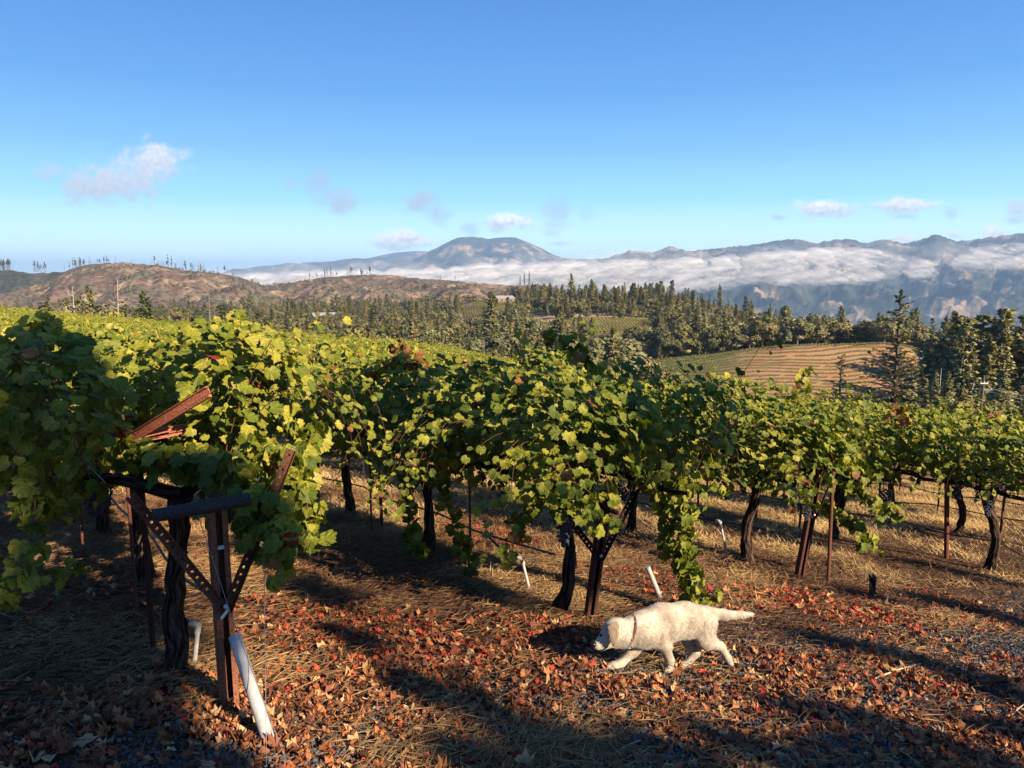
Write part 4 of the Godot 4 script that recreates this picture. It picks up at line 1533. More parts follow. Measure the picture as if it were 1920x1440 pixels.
# ---------------------------------------------------------------- long hanging shoots
func hanging_shoot(pts: Array, dens: float, size: float, yellow: float, label: String) -> void:
	var o := thing("vine_shoot", label, "vine shoot", pts[0])
	var b := B.new()
	var rr := []
	var loc := []
	for i in pts.size():
		loc.append(pts[i] - pts[0])
		rr.append(0.0045 - 0.0025 * i / pts.size())
	b.tube(loc, rr, 5, Color(0.16, 0.06, 0.03), false)
	part("cane", b.mesh(M.twig), null, o)
	for i in loc.size() - 1:
		var seg: Vector3 = loc[i + 1] - loc[i]
		var k := int(seg.length() * dens * 1.6)
		for j in k:
			var p: Vector3 = loc[i] + seg * rng.randf() + rdir() * rnd(0.02, 0.11)
			var n := (Vector3(0.2, 0.35, 0.6) + rdir() * 0.8).normalized()
			var l := part("leaf", LEAF_MESH[rng.randi_range(0, 5)], LEAF_MAT[pick_color(yellow) if yellow >= 0.0 else [6, 6, 3, 6, 4][rng.randi_range(0, 4)]], o)
			l.transform = Transform3D(facing(n, Vector3(0, -1, 0) + rdir() * 0.6).scaled(Vector3.ONE * rnd(0.42, 0.80) * size), p)

func build_shoots() -> void:
	rng.seed = 19
	hanging_shoot([P(1255, 900, 5.7), P(1290, 960, 5.6), P(1282, 1020, 5.6), P(1290, 1075, 5.62), P(1300, 1125, 5.65)], 95, 0.115, 0.45, "long leafy shoot hanging to the ground right of the centre row's Y post")
	hanging_shoot([P(1235, 880, 5.75), P(1248, 940, 5.7), P(1252, 1000, 5.7), P(1262, 1050, 5.7)], 70, 0.11, 0.35, "shorter leafy shoot beside the long one above the puppy")
	hanging_shoot([P(1318, 1128, 5.45), P(1332, 1105, 5.42), P(1340, 1122, 5.38)], 60, 0.07, 0.8, "small bright green sprout behind the puppy's back")
	hanging_shoot([P(1570, 900, 7.6), P(1620, 930, 7.3), P(1660, 960, 7.2), P(1690, 945, 7.2)], 60, 0.12, 0.5, "drooping shoot reaching right from the third row")
	hanging_shoot([P(1540, 940, 7.7), P(1590, 970, 7.5), P(1615, 1005, 7.4), P(1640, 1030, 7.4)], 75, 0.12, 0.6, "low leafy shoot reaching the straw right of the third row's post")
	hanging_shoot([P(1050, 880, 5.6), P(1000, 930, 5.5), P(968, 990, 5.5), P(958, 1040, 5.5)], 55, 0.11, 0.45, "leafy shoot hanging left of the thick twisted trunk")
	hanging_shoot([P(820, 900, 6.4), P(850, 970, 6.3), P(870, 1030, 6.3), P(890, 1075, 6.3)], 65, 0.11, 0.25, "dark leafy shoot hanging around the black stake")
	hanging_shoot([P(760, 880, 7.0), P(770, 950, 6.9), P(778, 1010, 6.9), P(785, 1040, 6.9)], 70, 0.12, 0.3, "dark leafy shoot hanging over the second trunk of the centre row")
	hanging_shoot([P(600, 800, 4.5), P(560, 860, 4.0), P(520, 910, 3.75), P(490, 960, 3.6), P(470, 1010, 3.5)], 85, 0.125, 0.5, "leafy shoot draped over the right arm of the left Y post")
	hanging_shoot([P(400, 870, 3.7), P(450, 900, 3.6), P(500, 940, 3.55), P(530, 1000, 3.5), P(500, 1060, 3.5)], 95, 0.125, 0.5, "leafy shoot curling below the right arm of the left Y post")
	hanging_shoot([P(480, 830, 3.9), P(540, 870, 3.8), P(575, 930, 3.75), P(580, 1000, 3.7)], 95, 0.125, 0.55, "outermost leafy shoot right of the left Y post")
	hanging_shoot([P(560, 880, 4.0), P(562, 930, 3.8), P(556, 975, 3.7), P(560, 1010, 3.7)], 80, 0.125, 0.6, "short leafy shoot at the tip of the left post's right arm")
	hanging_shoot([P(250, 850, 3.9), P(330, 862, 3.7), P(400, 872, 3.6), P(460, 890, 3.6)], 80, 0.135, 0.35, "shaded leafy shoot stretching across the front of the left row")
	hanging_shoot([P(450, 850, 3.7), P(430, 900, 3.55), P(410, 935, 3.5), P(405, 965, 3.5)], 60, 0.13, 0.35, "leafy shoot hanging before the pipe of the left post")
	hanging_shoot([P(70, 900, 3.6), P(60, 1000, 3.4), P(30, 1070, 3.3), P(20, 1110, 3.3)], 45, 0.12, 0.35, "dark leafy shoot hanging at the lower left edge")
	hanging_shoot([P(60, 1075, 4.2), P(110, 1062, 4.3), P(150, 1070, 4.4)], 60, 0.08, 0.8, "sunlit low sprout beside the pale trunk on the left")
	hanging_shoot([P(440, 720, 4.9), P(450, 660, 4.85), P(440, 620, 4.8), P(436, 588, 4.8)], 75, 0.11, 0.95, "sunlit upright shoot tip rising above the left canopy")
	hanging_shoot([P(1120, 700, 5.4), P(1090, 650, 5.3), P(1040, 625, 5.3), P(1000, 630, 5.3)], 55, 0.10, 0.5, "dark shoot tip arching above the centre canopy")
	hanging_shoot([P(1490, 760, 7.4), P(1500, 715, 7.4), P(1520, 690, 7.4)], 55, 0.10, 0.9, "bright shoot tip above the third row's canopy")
	hanging_shoot([P(700, 700, 6.9), P(740, 675, 6.8), P(785, 690, 6.8), P(770, 655, 6.9), P(730, 640, 7.0)], 60, 0.11, -1.0, "russet brown leaves on a dry shoot above the centre row's second vine")
	hanging_shoot([P(1655, 775, 8.6), P(1690, 765, 8.5), P(1700, 800, 8.5)], 40, 0.11, -1.0, "few russet leaves on the canopy where the third and fourth rows meet")
	hanging_shoot([P(40, 680, 4.2), P(60, 620, 4.2), P(110, 595, 4.2)], 55, 0.11, 0.3, "dark shoot tip arching at the upper left edge")

# ---------------------------------------------------------------- litter
func litter_leaf(seed_: int) -> ArrayMesh:
	var g := RandomNumberGenerator.new()
	g.seed = seed_
	var ring := []
	var tips := [[0, 1.0], [22, 0.66], [48, 0.88], [74, 0.60], [100, 0.70], [135, 0.44], [180, 0.24], [225, 0.44], [260, 0.70], [286, 0.60], [312, 0.88], [338, 0.66]]
	var cx := g.randf_range(-1.0, 1.3)
	var cy := g.randf_range(-1.0, 1.0)
	for p in tips:
		var a := deg_to_rad(p[0] + g.randf_range(-7, 7))
		var r: float = p[1] * g.randf_range(0.85, 1.15)
		var q := Vector2(sin(a) * r, cos(a) * r)
		ring.append(Vector3(q.x, q.y + 0.15, q.x * q.x * cx + q.y * q.y * cy * 0.6 + q.x * q.y * g.randf_range(-0.5, 0.5) + g.randf_range(-0.06, 0.06)))
	var b := B.new()
	var h := b.v.size()
	b.v.append(Vector3(0, 0.1, 0)); b.c.append(Color.WHITE)
	for p in ring:
		b.v.append(p); b.c.append(Color.WHITE)
	for i in ring.size():
		b.idx.append(h); b.idx.append(h + 1 + i); b.idx.append(h + 1 + (i + 1) % ring.size())
	b.face(Vector3(-0.015, 0.05, 0), Vector3(0.015, 0.05, 0), Vector3(0.05, -0.6, g.randf_range(0, 0.2)), Color(0.8, 0.7, 0.6))
	return b.mesh(M.litter)

func lying(x: float, z: float, lift: float, tilt: float, s: float) -> Transform3D:
	var n := (Vector3(0.084, 1, -0.157) + rdir() * tilt).normalized()
	return Transform3D(facing(n, rdir()).scaled(Vector3.ONE * s), Vector3(x, gy(x, z) + lift, z))

func build_litter() -> void:
	rng.seed = 23
	var leaves := []
	for i in 5:
		leaves.append(litter_leaf(600 + i))
	# where the fallen leaves are thick (pixels of the frame, radius in metres, share of red)
	var piles := [[640, 1360, 0.55, 0.05], [560, 1420, 0.5, 0.05], [720, 1400, 0.5, 0.05], [680, 1235, 0.35, 0.45], [760, 1220, 0.3, 0.5], [560, 1300, 0.3, 0.1], [880, 1290, 0.4, 0.15], [1010, 1250, 0.3, 0.2], [1060, 1190, 0.25, 0.7], [700, 1170, 0.3, 0.5], [930, 1190, 0.3, 0.4], [1180, 1340, 0.4, 0.1], [1060, 1330, 0.4, 0.1], [1350, 1330, 0.35, 0.1], [1420, 1260, 0.35, 0.2],
		[1560, 1250, 0.35, 0.15], [1680, 1310, 0.45, 0.15], [1800, 1340, 0.45, 0.15], [1780, 1240, 0.4, 0.2], [1860, 1280, 0.35, 0.2], [1540, 1140, 0.35, 0.65], [1460, 1110, 0.35, 0.5], [1620, 1160, 0.35, 0.4], [1780, 1150, 0.5, 0.5], [1400, 1390, 0.4, 0.1], [1600, 1400, 0.4, 0.1], [1850, 1420, 0.4, 0.1], [880, 1000, 0.5, 0.8], [1180, 1090, 0.4, 0.4], [1360, 1130, 0.3, 0.4], [380, 1330, 0.25, 0.1], [500, 1200, 0.2, 0.5], [600, 1150, 0.35, 0.6], [450, 1060, 0.35, 0.4], [130, 1370, 0.15, 0.2], [60, 1425, 0.2, 0.2], [300, 1000, 0.4, 0.3]]
	var spot := []
	for p in piles:
		var c := on_ground(p[0], p[1])
		var count := int(210.0 * p[2] / 0.4)
		for i in count:
			var a := rnd(0, TAU)
			var r: float = p[2] * sqrt(rng.randf()) * 1.35
			spot.append([c.x + cos(a) * r * 1.25, c.z + sin(a) * r, p[3], r / p[2]])
	for i in 5200:
		var u := rnd(-60, 1980)
		var v := 1000.0 + 470.0 * sqrt(rng.randf())
		var c := on_ground(u, v)
		if nz.get_noise_2d(c.x * 70.0 + 40.0, c.z * 70.0) + rnd(-0.12, 0.12) < 0.10:
			continue
		spot.append([c.x, c.z, 0.04 + 0.3 * clampf((-c.z - 4.8) * 0.7, 0, 1), 1.0])
	var orange := [Color(0.33, 0.118, 0.042), Color(0.23, 0.074, 0.032), Color(0.37, 0.165, 0.066), Color(0.20, 0.078, 0.040), Color(0.13, 0.055, 0.034), Color(0.44, 0.27, 0.13)]
	var red := [Color(0.46, 0.060, 0.028), Color(0.36, 0.045, 0.026), Color(0.44, 0.10, 0.045)]
	spot.sort_custom(func(a, b): return a[1] > b[1])
	var xs := [[], [], [], [], []]
	var cs := [[], [], [], [], []]
	var singles := 0
	var sm := {}
	for i in spot.size():
		var s: Array = spot[i]
		var isred: bool = rng.randf() < s[2]
		var ci := rng.randi_range(0, 2 if isred else 5)
		var col: Color = red[ci] if isred else orange[ci]
		var k := rng.randi_range(0, 4)
		var xf := lying(s[0], s[1], rnd(0.006, 0.022), rnd(0.10, 0.45), rnd(0.020, 0.052) if not isred else rnd(0.018, 0.038))
		xf.basis = xf.basis * Basis.from_scale(Vector3(rnd(0.55, 1.0), rnd(0.8, 1.15), rnd(0.7, 1.3)))
		var u: float = 960.0 + F * s[0] / -s[1]
		if singles < 200 and i % 4 == 0 and u > 20 and u < 1900:
			singles += 1
			var key := ("r" if isred else "o") + str(ci)
			if not sm.has(key):
				var m: StandardMaterial3D = M.litter.duplicate()
				m.vertex_color_use_as_albedo = false
				m.albedo_color = col.linear_to_srgb()
				sm[key] = m
			var look: String = ["bright red", "deep red", "orange red"][ci] if isred else ["orange", "rust brown", "light orange", "dull brown", "dark brown", "pale tan"][ci]
			var where := "left of the white pipe" if u < 470 else ("between the white pipe and the puppy" if u < 1120 else ("below the puppy" if u < 1450 else "at the lower right"))
			xf.basis = xf.basis.scaled(Vector3.ONE * 1.25)
			var o := single("fallen_leaf", leaves[k], sm[key], "%s curled dry leaf on the ground %s" % [look, where], "leaf", "%s fallen leaves %s" % [look, where])
			o.transform = xf
		else:
			xs[k].append(xf)
			cs[k].append(col * rnd(0.75, 1.25))
	var bed := Node3D.new()
	bed.name = "leaf_litter"
	add_child(bed)
	bed.set_meta("kind", "stuff")
	for k in 5:
		scatter("leaves", leaves[k], null, xs[k], cs[k], bed)
	# straw: flat-lying clippings near, stubble farther off
	var clumps := []
	for q in 4:
		var b := B.new()
		for i in 16:
			var a := rnd(0, TAU)
			var L := rnd(0.03, 0.13)
			var d := Vector3(cos(a), rnd(-0.05, 0.16), sin(a))
			var o := Vector3(rnd(-0.11, 0.11), rnd(0.0, 0.02), rnd(-0.11, 0.11))
			var w := Vector3(-d.z, 0, d.x).normalized() * rnd(0.0012, 0.0028)
			var col := Color.WHITE * rnd(0.6, 1.25)
			b.face(o - w, o + w, o + d * L, col)
			b.face(o - w + Vector3(0, 0.002, 0), o + d * L * 0.6 + Vector3(0, 0.004, 0), o + d * L, col)
		clumps.append(b.mesh(M.straw))
	var tufts := []
	for q in 3:
		var b := B.new()
		for i in 18:
			var a := rnd(0, TAU)
			var o := Vector3(rnd(-0.10, 0.10), 0, rnd(-0.10, 0.10))
			var d := Vector3(cos(a) * 0.9, rnd(0.15, 0.8), sin(a) * 0.9).normalized() * rnd(0.04, 0.11)
			var w := Vector3(-d.z, 0, d.x).normalized() * 0.0028
			b.face(o - w, o + w, o + d, Color.WHITE * rnd(0.6, 1.25))
		tufts.append(b.mesh(M.straw))
	var sx := [[], [], [], []]; var sc := [[], [], [], []]
	var tx := [[], [], []]; var tc := [[], [], []]
	for i in 34000:
		var D := 2.4 + 22.0 * pow(rng.randf(), 1.7)
		var u := rnd(-60, 1980)
		var x := (u - 960.0) / F * D * 1.02
		var head := R.dot(Vector3(x, 0, -D) - Vector3(-1.39, 0, -3.44))
		var k := nz.get_noise_2d(x * 55.0, D * 55.0)
		if x < -0.6 - D * 0.08 and D < 5.2 and rng.randf() < 0.6:
			continue
		if rng.randf() > lerpf(0.10, 0.9, smoothstep(-0.2, 4.5, head + k * 5.0)):
			continue
		var tone := rnd(0.65, 1.15)
		var base := Color(0.42, 0.275, 0.125).lerp(Color(0.17, 0.085, 0.048), clampf(rng.randf() * 1.25 - k * 1.2, 0, 1))
		if D < 9.0:
			var j := i % 4
			sx[j].append(Transform3D(facing(Vector3(0, 0, 1), Vector3.UP) * Basis(Vector3.UP, rnd(0, TAU)).scaled(Vector3.ONE * rnd(0.8, 1.4)), Vector3(x, gy(x, -D) + 0.006, -D)))
			sc[j].append(base * tone)
		if D > 8.0 - 2.5 * rng.randf():
			var j := i % 3
			var s := rnd(0.55, 1.05) * (1.0 + D * 0.03)
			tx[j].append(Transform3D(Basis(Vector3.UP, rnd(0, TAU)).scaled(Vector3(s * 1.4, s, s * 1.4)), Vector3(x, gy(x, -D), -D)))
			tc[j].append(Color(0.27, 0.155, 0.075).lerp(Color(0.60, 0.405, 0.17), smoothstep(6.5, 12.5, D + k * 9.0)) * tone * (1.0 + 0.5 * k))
	var st := Node3D.new()
	st.name = "straw"
	add_child(st)
	st.set_meta("kind", "stuff")
	for j in 4: scatter("clippings", clumps[j], null, sx[j], sc[j], st)
	var gr := Node3D.new()
	gr.name = "dry_grass"
	add_child(gr)
	gr.set_meta("kind", "stuff")
	for j in 3: scatter("tufts", tufts[j], null, tx[j], tc[j], gr)
	# gravel
	var pb := B.new()
	pb.ball(Vector3.ZERO, Vector3(1, 0.65, 0.85), 6, 4, Color.WHITE)
	for i in pb.v.size():
		pb.v[i] *= 1.0 + 0.3 * nz.get_noise_3d(pb.v[i].x * 150.0, pb.v[i].y * 150.0, pb.v[i].z * 150.0)
	var gx := []; var gc := []
	for i in 42000:
		var u := rnd(-60, 1980)
		var v := 1120.0 + 350.0 * pow(rng.randf(), 0.75)
		var c := on_ground_fast(u, v)
		var head := R.dot(c - Vector3(-1.39, 0, -3.44))
		if rng.randf() > smoothstep(0.3, -0.9, head + nz.get_noise_2d(c.x * 60.0, c.z * 60.0) * 1.2) * 0.95 + 0.03:
			continue
		var s := rnd(0.004, 0.011) * (1.5 if rng.randf() < 0.1 else 1.0)
		gx.append(Transform3D(Basis(rdir(), rnd(0, TAU)).scaled(Vector3.ONE * s), Vector3(c.x, gy(c.x, c.z) + s * 0.3, c.z)))
		gc.append(Color(0.095, 0.093, 0.092) * rnd(0.5, 1.7))
	scatter("gravel", pb.mesh(M.pebble), null, gx, gc)
	# a few sticks and a fallen grape bunch one can point at
	for e in [[1640, 1275, 1725, 1250, "pale bare twig lying in the sun at the lower right", 0.006], [780, 1420, 870, 1375, "dry straw stalk lying among the orange leaves", 0.004], [1140, 1425, 1200, 1395, "grey twig on the gravel below the puppy", 0.005], [1895, 1345, 1925, 1322, "bundle end of pale straw at the right edge", 0.004]]:
		var a := on_ground(e[0], e[1]); var z := on_ground(e[2], e[3])
		rod("twig", [a + Vector3(0, 0.012, 0), (a + z) * 0.5 + Vector3(0.01, 0.03, 0), z + Vector3(0, 0.02, 0)], e[5], M.twig, e[4], "twig", "", Color(0.42, 0.33, 0.22))
	var gp := on_ground(1433, 1373)
	var o := single("fallen_grapes", GRAPES, null, "small dark bunch of grapes lying among brown leaves below the puppy", "grapes")
	o.transform = Transform3D(Basis(Vector3.RIGHT, 1.5).rotated(Vector3.UP, 1.2).scaled(Vector3.ONE * 0.8), gp + Vector3(0, 0.025, 0))

func on_ground_fast(u: float, vv: float) -> Vector3:
	var d := P(u, vv, 1.0) - Vector3(0, EYE, 0)
	var D := EYE / -(d.y + 0.157 + 0.084 * d.x)
	return Vector3(d.x * D, 0, -D)

# ---------------------------------------------------------------- the trees behind the viewer that shade the headland
func build_shade_trees() -> void:
	rng.seed = 47
	var marks := [
		[40, 1130, 0, 0.42], [150, 1190, 0, 0.40], [60, 1260, 0, 0.42], [220, 1280, 0, 0.30], [30, 1360, 0, 0.30], [240, 1390, 0, 0.22], [380, 1450, 0, 0.2], [180, 1450, 0, 0.4], [330, 1180, 0, 0.14], [300, 1450, 0, 0.2],
		[60, 700, 3.9, 0.34], [130, 760, 4.1, 0.34], [60, 860, 3.9, 0.36], [90, 850, 4.2, 0.24], [60, 950, 4.3, 0.24], [330, 900, 3.6, 0.20], [430, 960, 3.45, 0.22], [500, 1000, 3.5, 0.16], [430, 1060, 3.45, 0.15],
		[700, 1030, 0, 0.28], [800, 1075, 0, 0.28], [900, 1110, 0, 0.26], [590, 1110, 0, 0.25], [640, 1190, 0, 0.16], [760, 1285, 0, 0.14], [880, 1320, 0, 0.14],
		[1010, 690, 5.6, 0.30], [1090, 690, 5.6, 0.40], [1180, 690, 5.6, 0.42], [1220, 760, 5.6, 0.38], [1120, 770, 5.5, 0.34], [1040, 740, 5.5, 0.26], [735, 715, 6.5, 0.38], [770, 780, 6.5, 0.34], [1250, 850, 5.6, 0.28], [1180, 840, 5.5, 0.22],
		[970, 1385, 0, 0.12], [1080, 1410, 0, 0.17], [1210, 1400, 0, 0.14], [1280, 1435, 0, 0.18], [1370, 1400, 0, 0.16], [1480, 1430, 0, 0.18], [1570, 1400, 0, 0.15], [1690, 1425, 0, 0.2], [1820, 1425, 0, 0.18], [1130, 1450, 0, 0.16], [1450, 1325, 0, 0.09], [1540, 1335, 0, 0.10], [1630, 1355, 0, 0.12], 
		[1560, 1205, 0, 0.15], [1660, 1225, 0, 0.17], [1780, 1260, 0, 0.18], [1880, 1300, 0, 0.16], [1640, 1120, 0, 0.16], [1760, 1130, 0, 0.18], [1880, 1160, 0, 0.2], [1720, 1055, 0, 0.18], [1850, 1085, 0, 0.2], [1900, 1380, 0, 0.16], [880, 1440, 0, 0.16], [1000, 1440, 0, 0.2], [1250, 1450, 0, 0.2], [1640, 1450, 0, 0.22], [1760, 1400, 0, 0.14]]
	var crowns := [B.new(), B.new(), B.new()]
	var limbs := [[], [], []]
	for m in marks:
		var at: Vector3 = on_ground(m[0], m[1]) if m[2] == 0 else P(m[0], m[1], m[2])
		var L := rnd(15.0, 24.0)
		var c := at + SUN * L
		var g := 0 if m[0] < 520 else (1 if m[0] < 1200 else 2)
		limbs[g].append(c)
		var r: float = m[3]
		for i in int(150.0 * r / 0.25 * r / 0.25) + 20:
			var p := c + rdir() * r * pow(rng.randf(), 0.45)
			sprig(crowns[g], p, (Vector3.UP * 0.4 + rdir()).normalized(), rdir(), rnd(0.10, 0.19), 0.9, Color(0.16, 0.15, 0.04) * rnd(0.7, 1.3))
	for g in 3:
		var mid := Vector3.ZERO
		for c in limbs[g]: mid += c
		mid /= limbs[g].size()
		var off: float = [-5.0, -6.0, 7.0][g]
		var base := grounded(mid.x + 0.669 * off, mid.z - 0.743 * off)
		var o := thing("shade_tree", ["leafy tree behind the viewer shading the left row's end", "leafy tree behind the viewer dappling the middle headland", "leafy tree behind the viewer striping the right headland"][g], "tree", Vector3.ZERO)
		var t := B.new()
		var fork := mid.lerp(base, 0.35)
		t.tube([base - Vector3(0, 0.3, 0), base.lerp(fork, 0.5) + Vector3(0.1, 0, 0), fork], [0.22, 0.17, 0.12], 8, Color(0.13, 0.10, 0.08))
		for c in limbs[g]:
			t.tube([fork, fork.lerp(c, 0.5) + Vector3(0, 0.25, 0), c], [0.022, 0.014, 0.005], 4, Color(0.13, 0.10, 0.08), false)
		part("trunk", t.mesh(M.twig), null, o)
		part("crown", crowns[g].mesh(M.far_leaf), null, o)

# ---------------------------------------------------------------- puppy
var bones := []
var head_from := 0
func dog_p(cx: float, cy: float, side: float) -> Vector3:
	var u := 1080.0 + cx / 5.3333
	var v := 1080.0 + cy / 5.3333
	return P(u, v, 4.30 + 0.30 * (u - 1130.0) / 270.0 - side)

func bone(a: Array, b: Array, flat := 1.0, k := 0.028) -> void:      # each end: crop x, crop y, side (towards the camera), radius in crop pixels
	var s := 4.75 / F / 5.3333
	bones.append([dog_p(a[0], a[1], a[2]), dog_p(b[0], b[1], b[2]), a[3] * s, b[3] * s, flat, k])

func sdf(p: Vector3, which: Array) -> float:
	var d := 10.0
	for i in which:
		var e: Array = bones[i]
		var a: Vector3 = e[0]
		var ab: Vector3 = e[1] - a
		var ap: Vector3 = p - a
		var f: float = e[4]
		ap.z /= f; ab.z /= f
		var l := ab.length_squared()
		var t := clampf(ap.dot(ab) / l, 0, 1) if l > 1e-9 else 0.0
		var q := (ap - ab * t).length() - lerpf(e[2], e[3], t)
		var k: float = e[5]
		var h := clampf(0.5 + 0.5 * (d - q) / k, 0, 1)
		d = lerpf(d, q, h) - k * h * (1.0 - h) if d < 9.0 else q
	return d

func nets(b: B, lo: Vector3, hi: Vector3, cell: float) -> void:
	var n := Vector3i(((hi - lo) / cell).ceil()) + Vector3i.ONE
	var blk := 5
	var val := {}
	var sx := n.y * n.z
	var sy := n.z
	var vert := {}
	var field := PackedFloat32Array()
	field.resize(n.x * n.y * n.z)
	field.fill(1.0)
	for bx in range(0, n.x, blk):
		for by in range(0, n.y, blk):
			for bz in range(0, n.z, blk):
				var c := lo + Vector3(bx + 2, by + 2, bz + 2) * cell
				var which := []
				for i in bones.size():
					var e: Array = bones[i]
					var q: Vector3 = Geometry3D.get_closest_point_to_segment(c, e[0], e[1])
					if (c - q).length() < maxf(e[2], e[3]) + cell * 5.0 + 0.05:
						which.append(i)
				if which.is_empty():
					continue
				var s := sdf(c, which)
				if absf(s) > cell * 9.0:
					if s < 0:
						for x in range(bx, mini(bx + blk, n.x)):
							for y in range(by, mini(by + blk, n.y)):
								for z in range(bz, mini(bz + blk, n.z)):
									field[x * sx + y * sy + z] = s
					continue
				for x in range(bx, mini(bx + blk, n.x)):
					for y in range(by, mini(by + blk, n.y)):
						for z in range(bz, mini(bz + blk, n.z)):
							field[x * sx + y * sy + z] = sdf(lo + Vector3(x, y, z) * cell, which)
	var corner := [Vector3i(0, 0, 0), Vector3i(1, 0, 0), Vector3i(0, 1, 0), Vector3i(1, 1, 0), Vector3i(0, 0, 1), Vector3i(1, 0, 1), Vector3i(0, 1, 1), Vector3i(1, 1, 1)]
	var edges := [[0, 1], [2, 3], [4, 5], [6, 7], [0, 2], [1, 3], [4, 6], [5, 7], [0, 4], [1, 5], [2, 6], [3, 7]]
	for x in n.x - 1:
		for y in n.y - 1:
			for z in n.z - 1:
				var at := x * sx + y * sy + z
				var neg := 0
				for q in [0, sx, sy, sx + sy, 1, sx + 1, sy + 1, sx + sy + 1]:
					if field[at + q] < 0.0: neg += 1
				if neg == 0 or neg == 8:
					continue
				var sum := Vector3.ZERO
				var k := 0
				for e in edges:
					var a: Vector3i = corner[e[0]]; var c: Vector3i = corner[e[1]]
					var fa := field[at + a.x * sx + a.y * sy + a.z]; var fc := field[at + c.x * sx + c.y * sy + c.z]
					if (fa < 0.0) != (fc < 0.0):
						sum += Vector3(a).lerp(Vector3(c), fa / (fa - fc))
						k += 1
				vert[at] = b.vert(lo + (Vector3(x, y, z) + sum / k) * cell, Vector3.ZERO, Color.WHITE)
	for at in vert:
		var x: int = at / sx; var y: int = (at / sy) % n.y; var z: int = at % n.z
		var f0 := field[at]
		for ax in 3:
			var step: int = [sx, sy, 1][ax]
			var u: int = [sy, 1, sx][ax]; var w: int = [1, sx, sy][ax]
			if [y, z, x][ax] == 0 or [z, x, y][ax] == 0:
				continue
			var f1 := field[at + step]
			if (f0 < 0.0) == (f1 < 0.0):
				continue
			if vert.has(at - u) and vert.has(at - w) and vert.has(at - u - w):
				var q := [vert[at], vert[at - u], vert[at - u - w], vert[at - w]]
				var nn := (b.v[q[1]] - b.v[q[0]]).cross(b.v[q[2]] - b.v[q[0]])
				var want := Vector3.ZERO; want[ax] = 1.0 if f0 < 0.0 else -1.0
				if nn.dot(want) < 0: nn = -nn
				for i in q: b.n[i] += nn
				b.quad(q[0], q[1], q[2], q[3])
	for i in b.n.size():
		b.n[i] = b.n[i].normalized() if b.n[i].length_squared() > 0 else Vector3.UP

func surface_at(cx: float, cy: float) -> Vector3:        # first point of the puppy on the sight line
	var all := range(bones.size())
	for i in 300:
		var p := dog_p(cx, cy, 0.30 - i * 0.002)
		if sdf(p, all) < 0.0:
			return p
	return dog_p(cx, cy, 0.0)

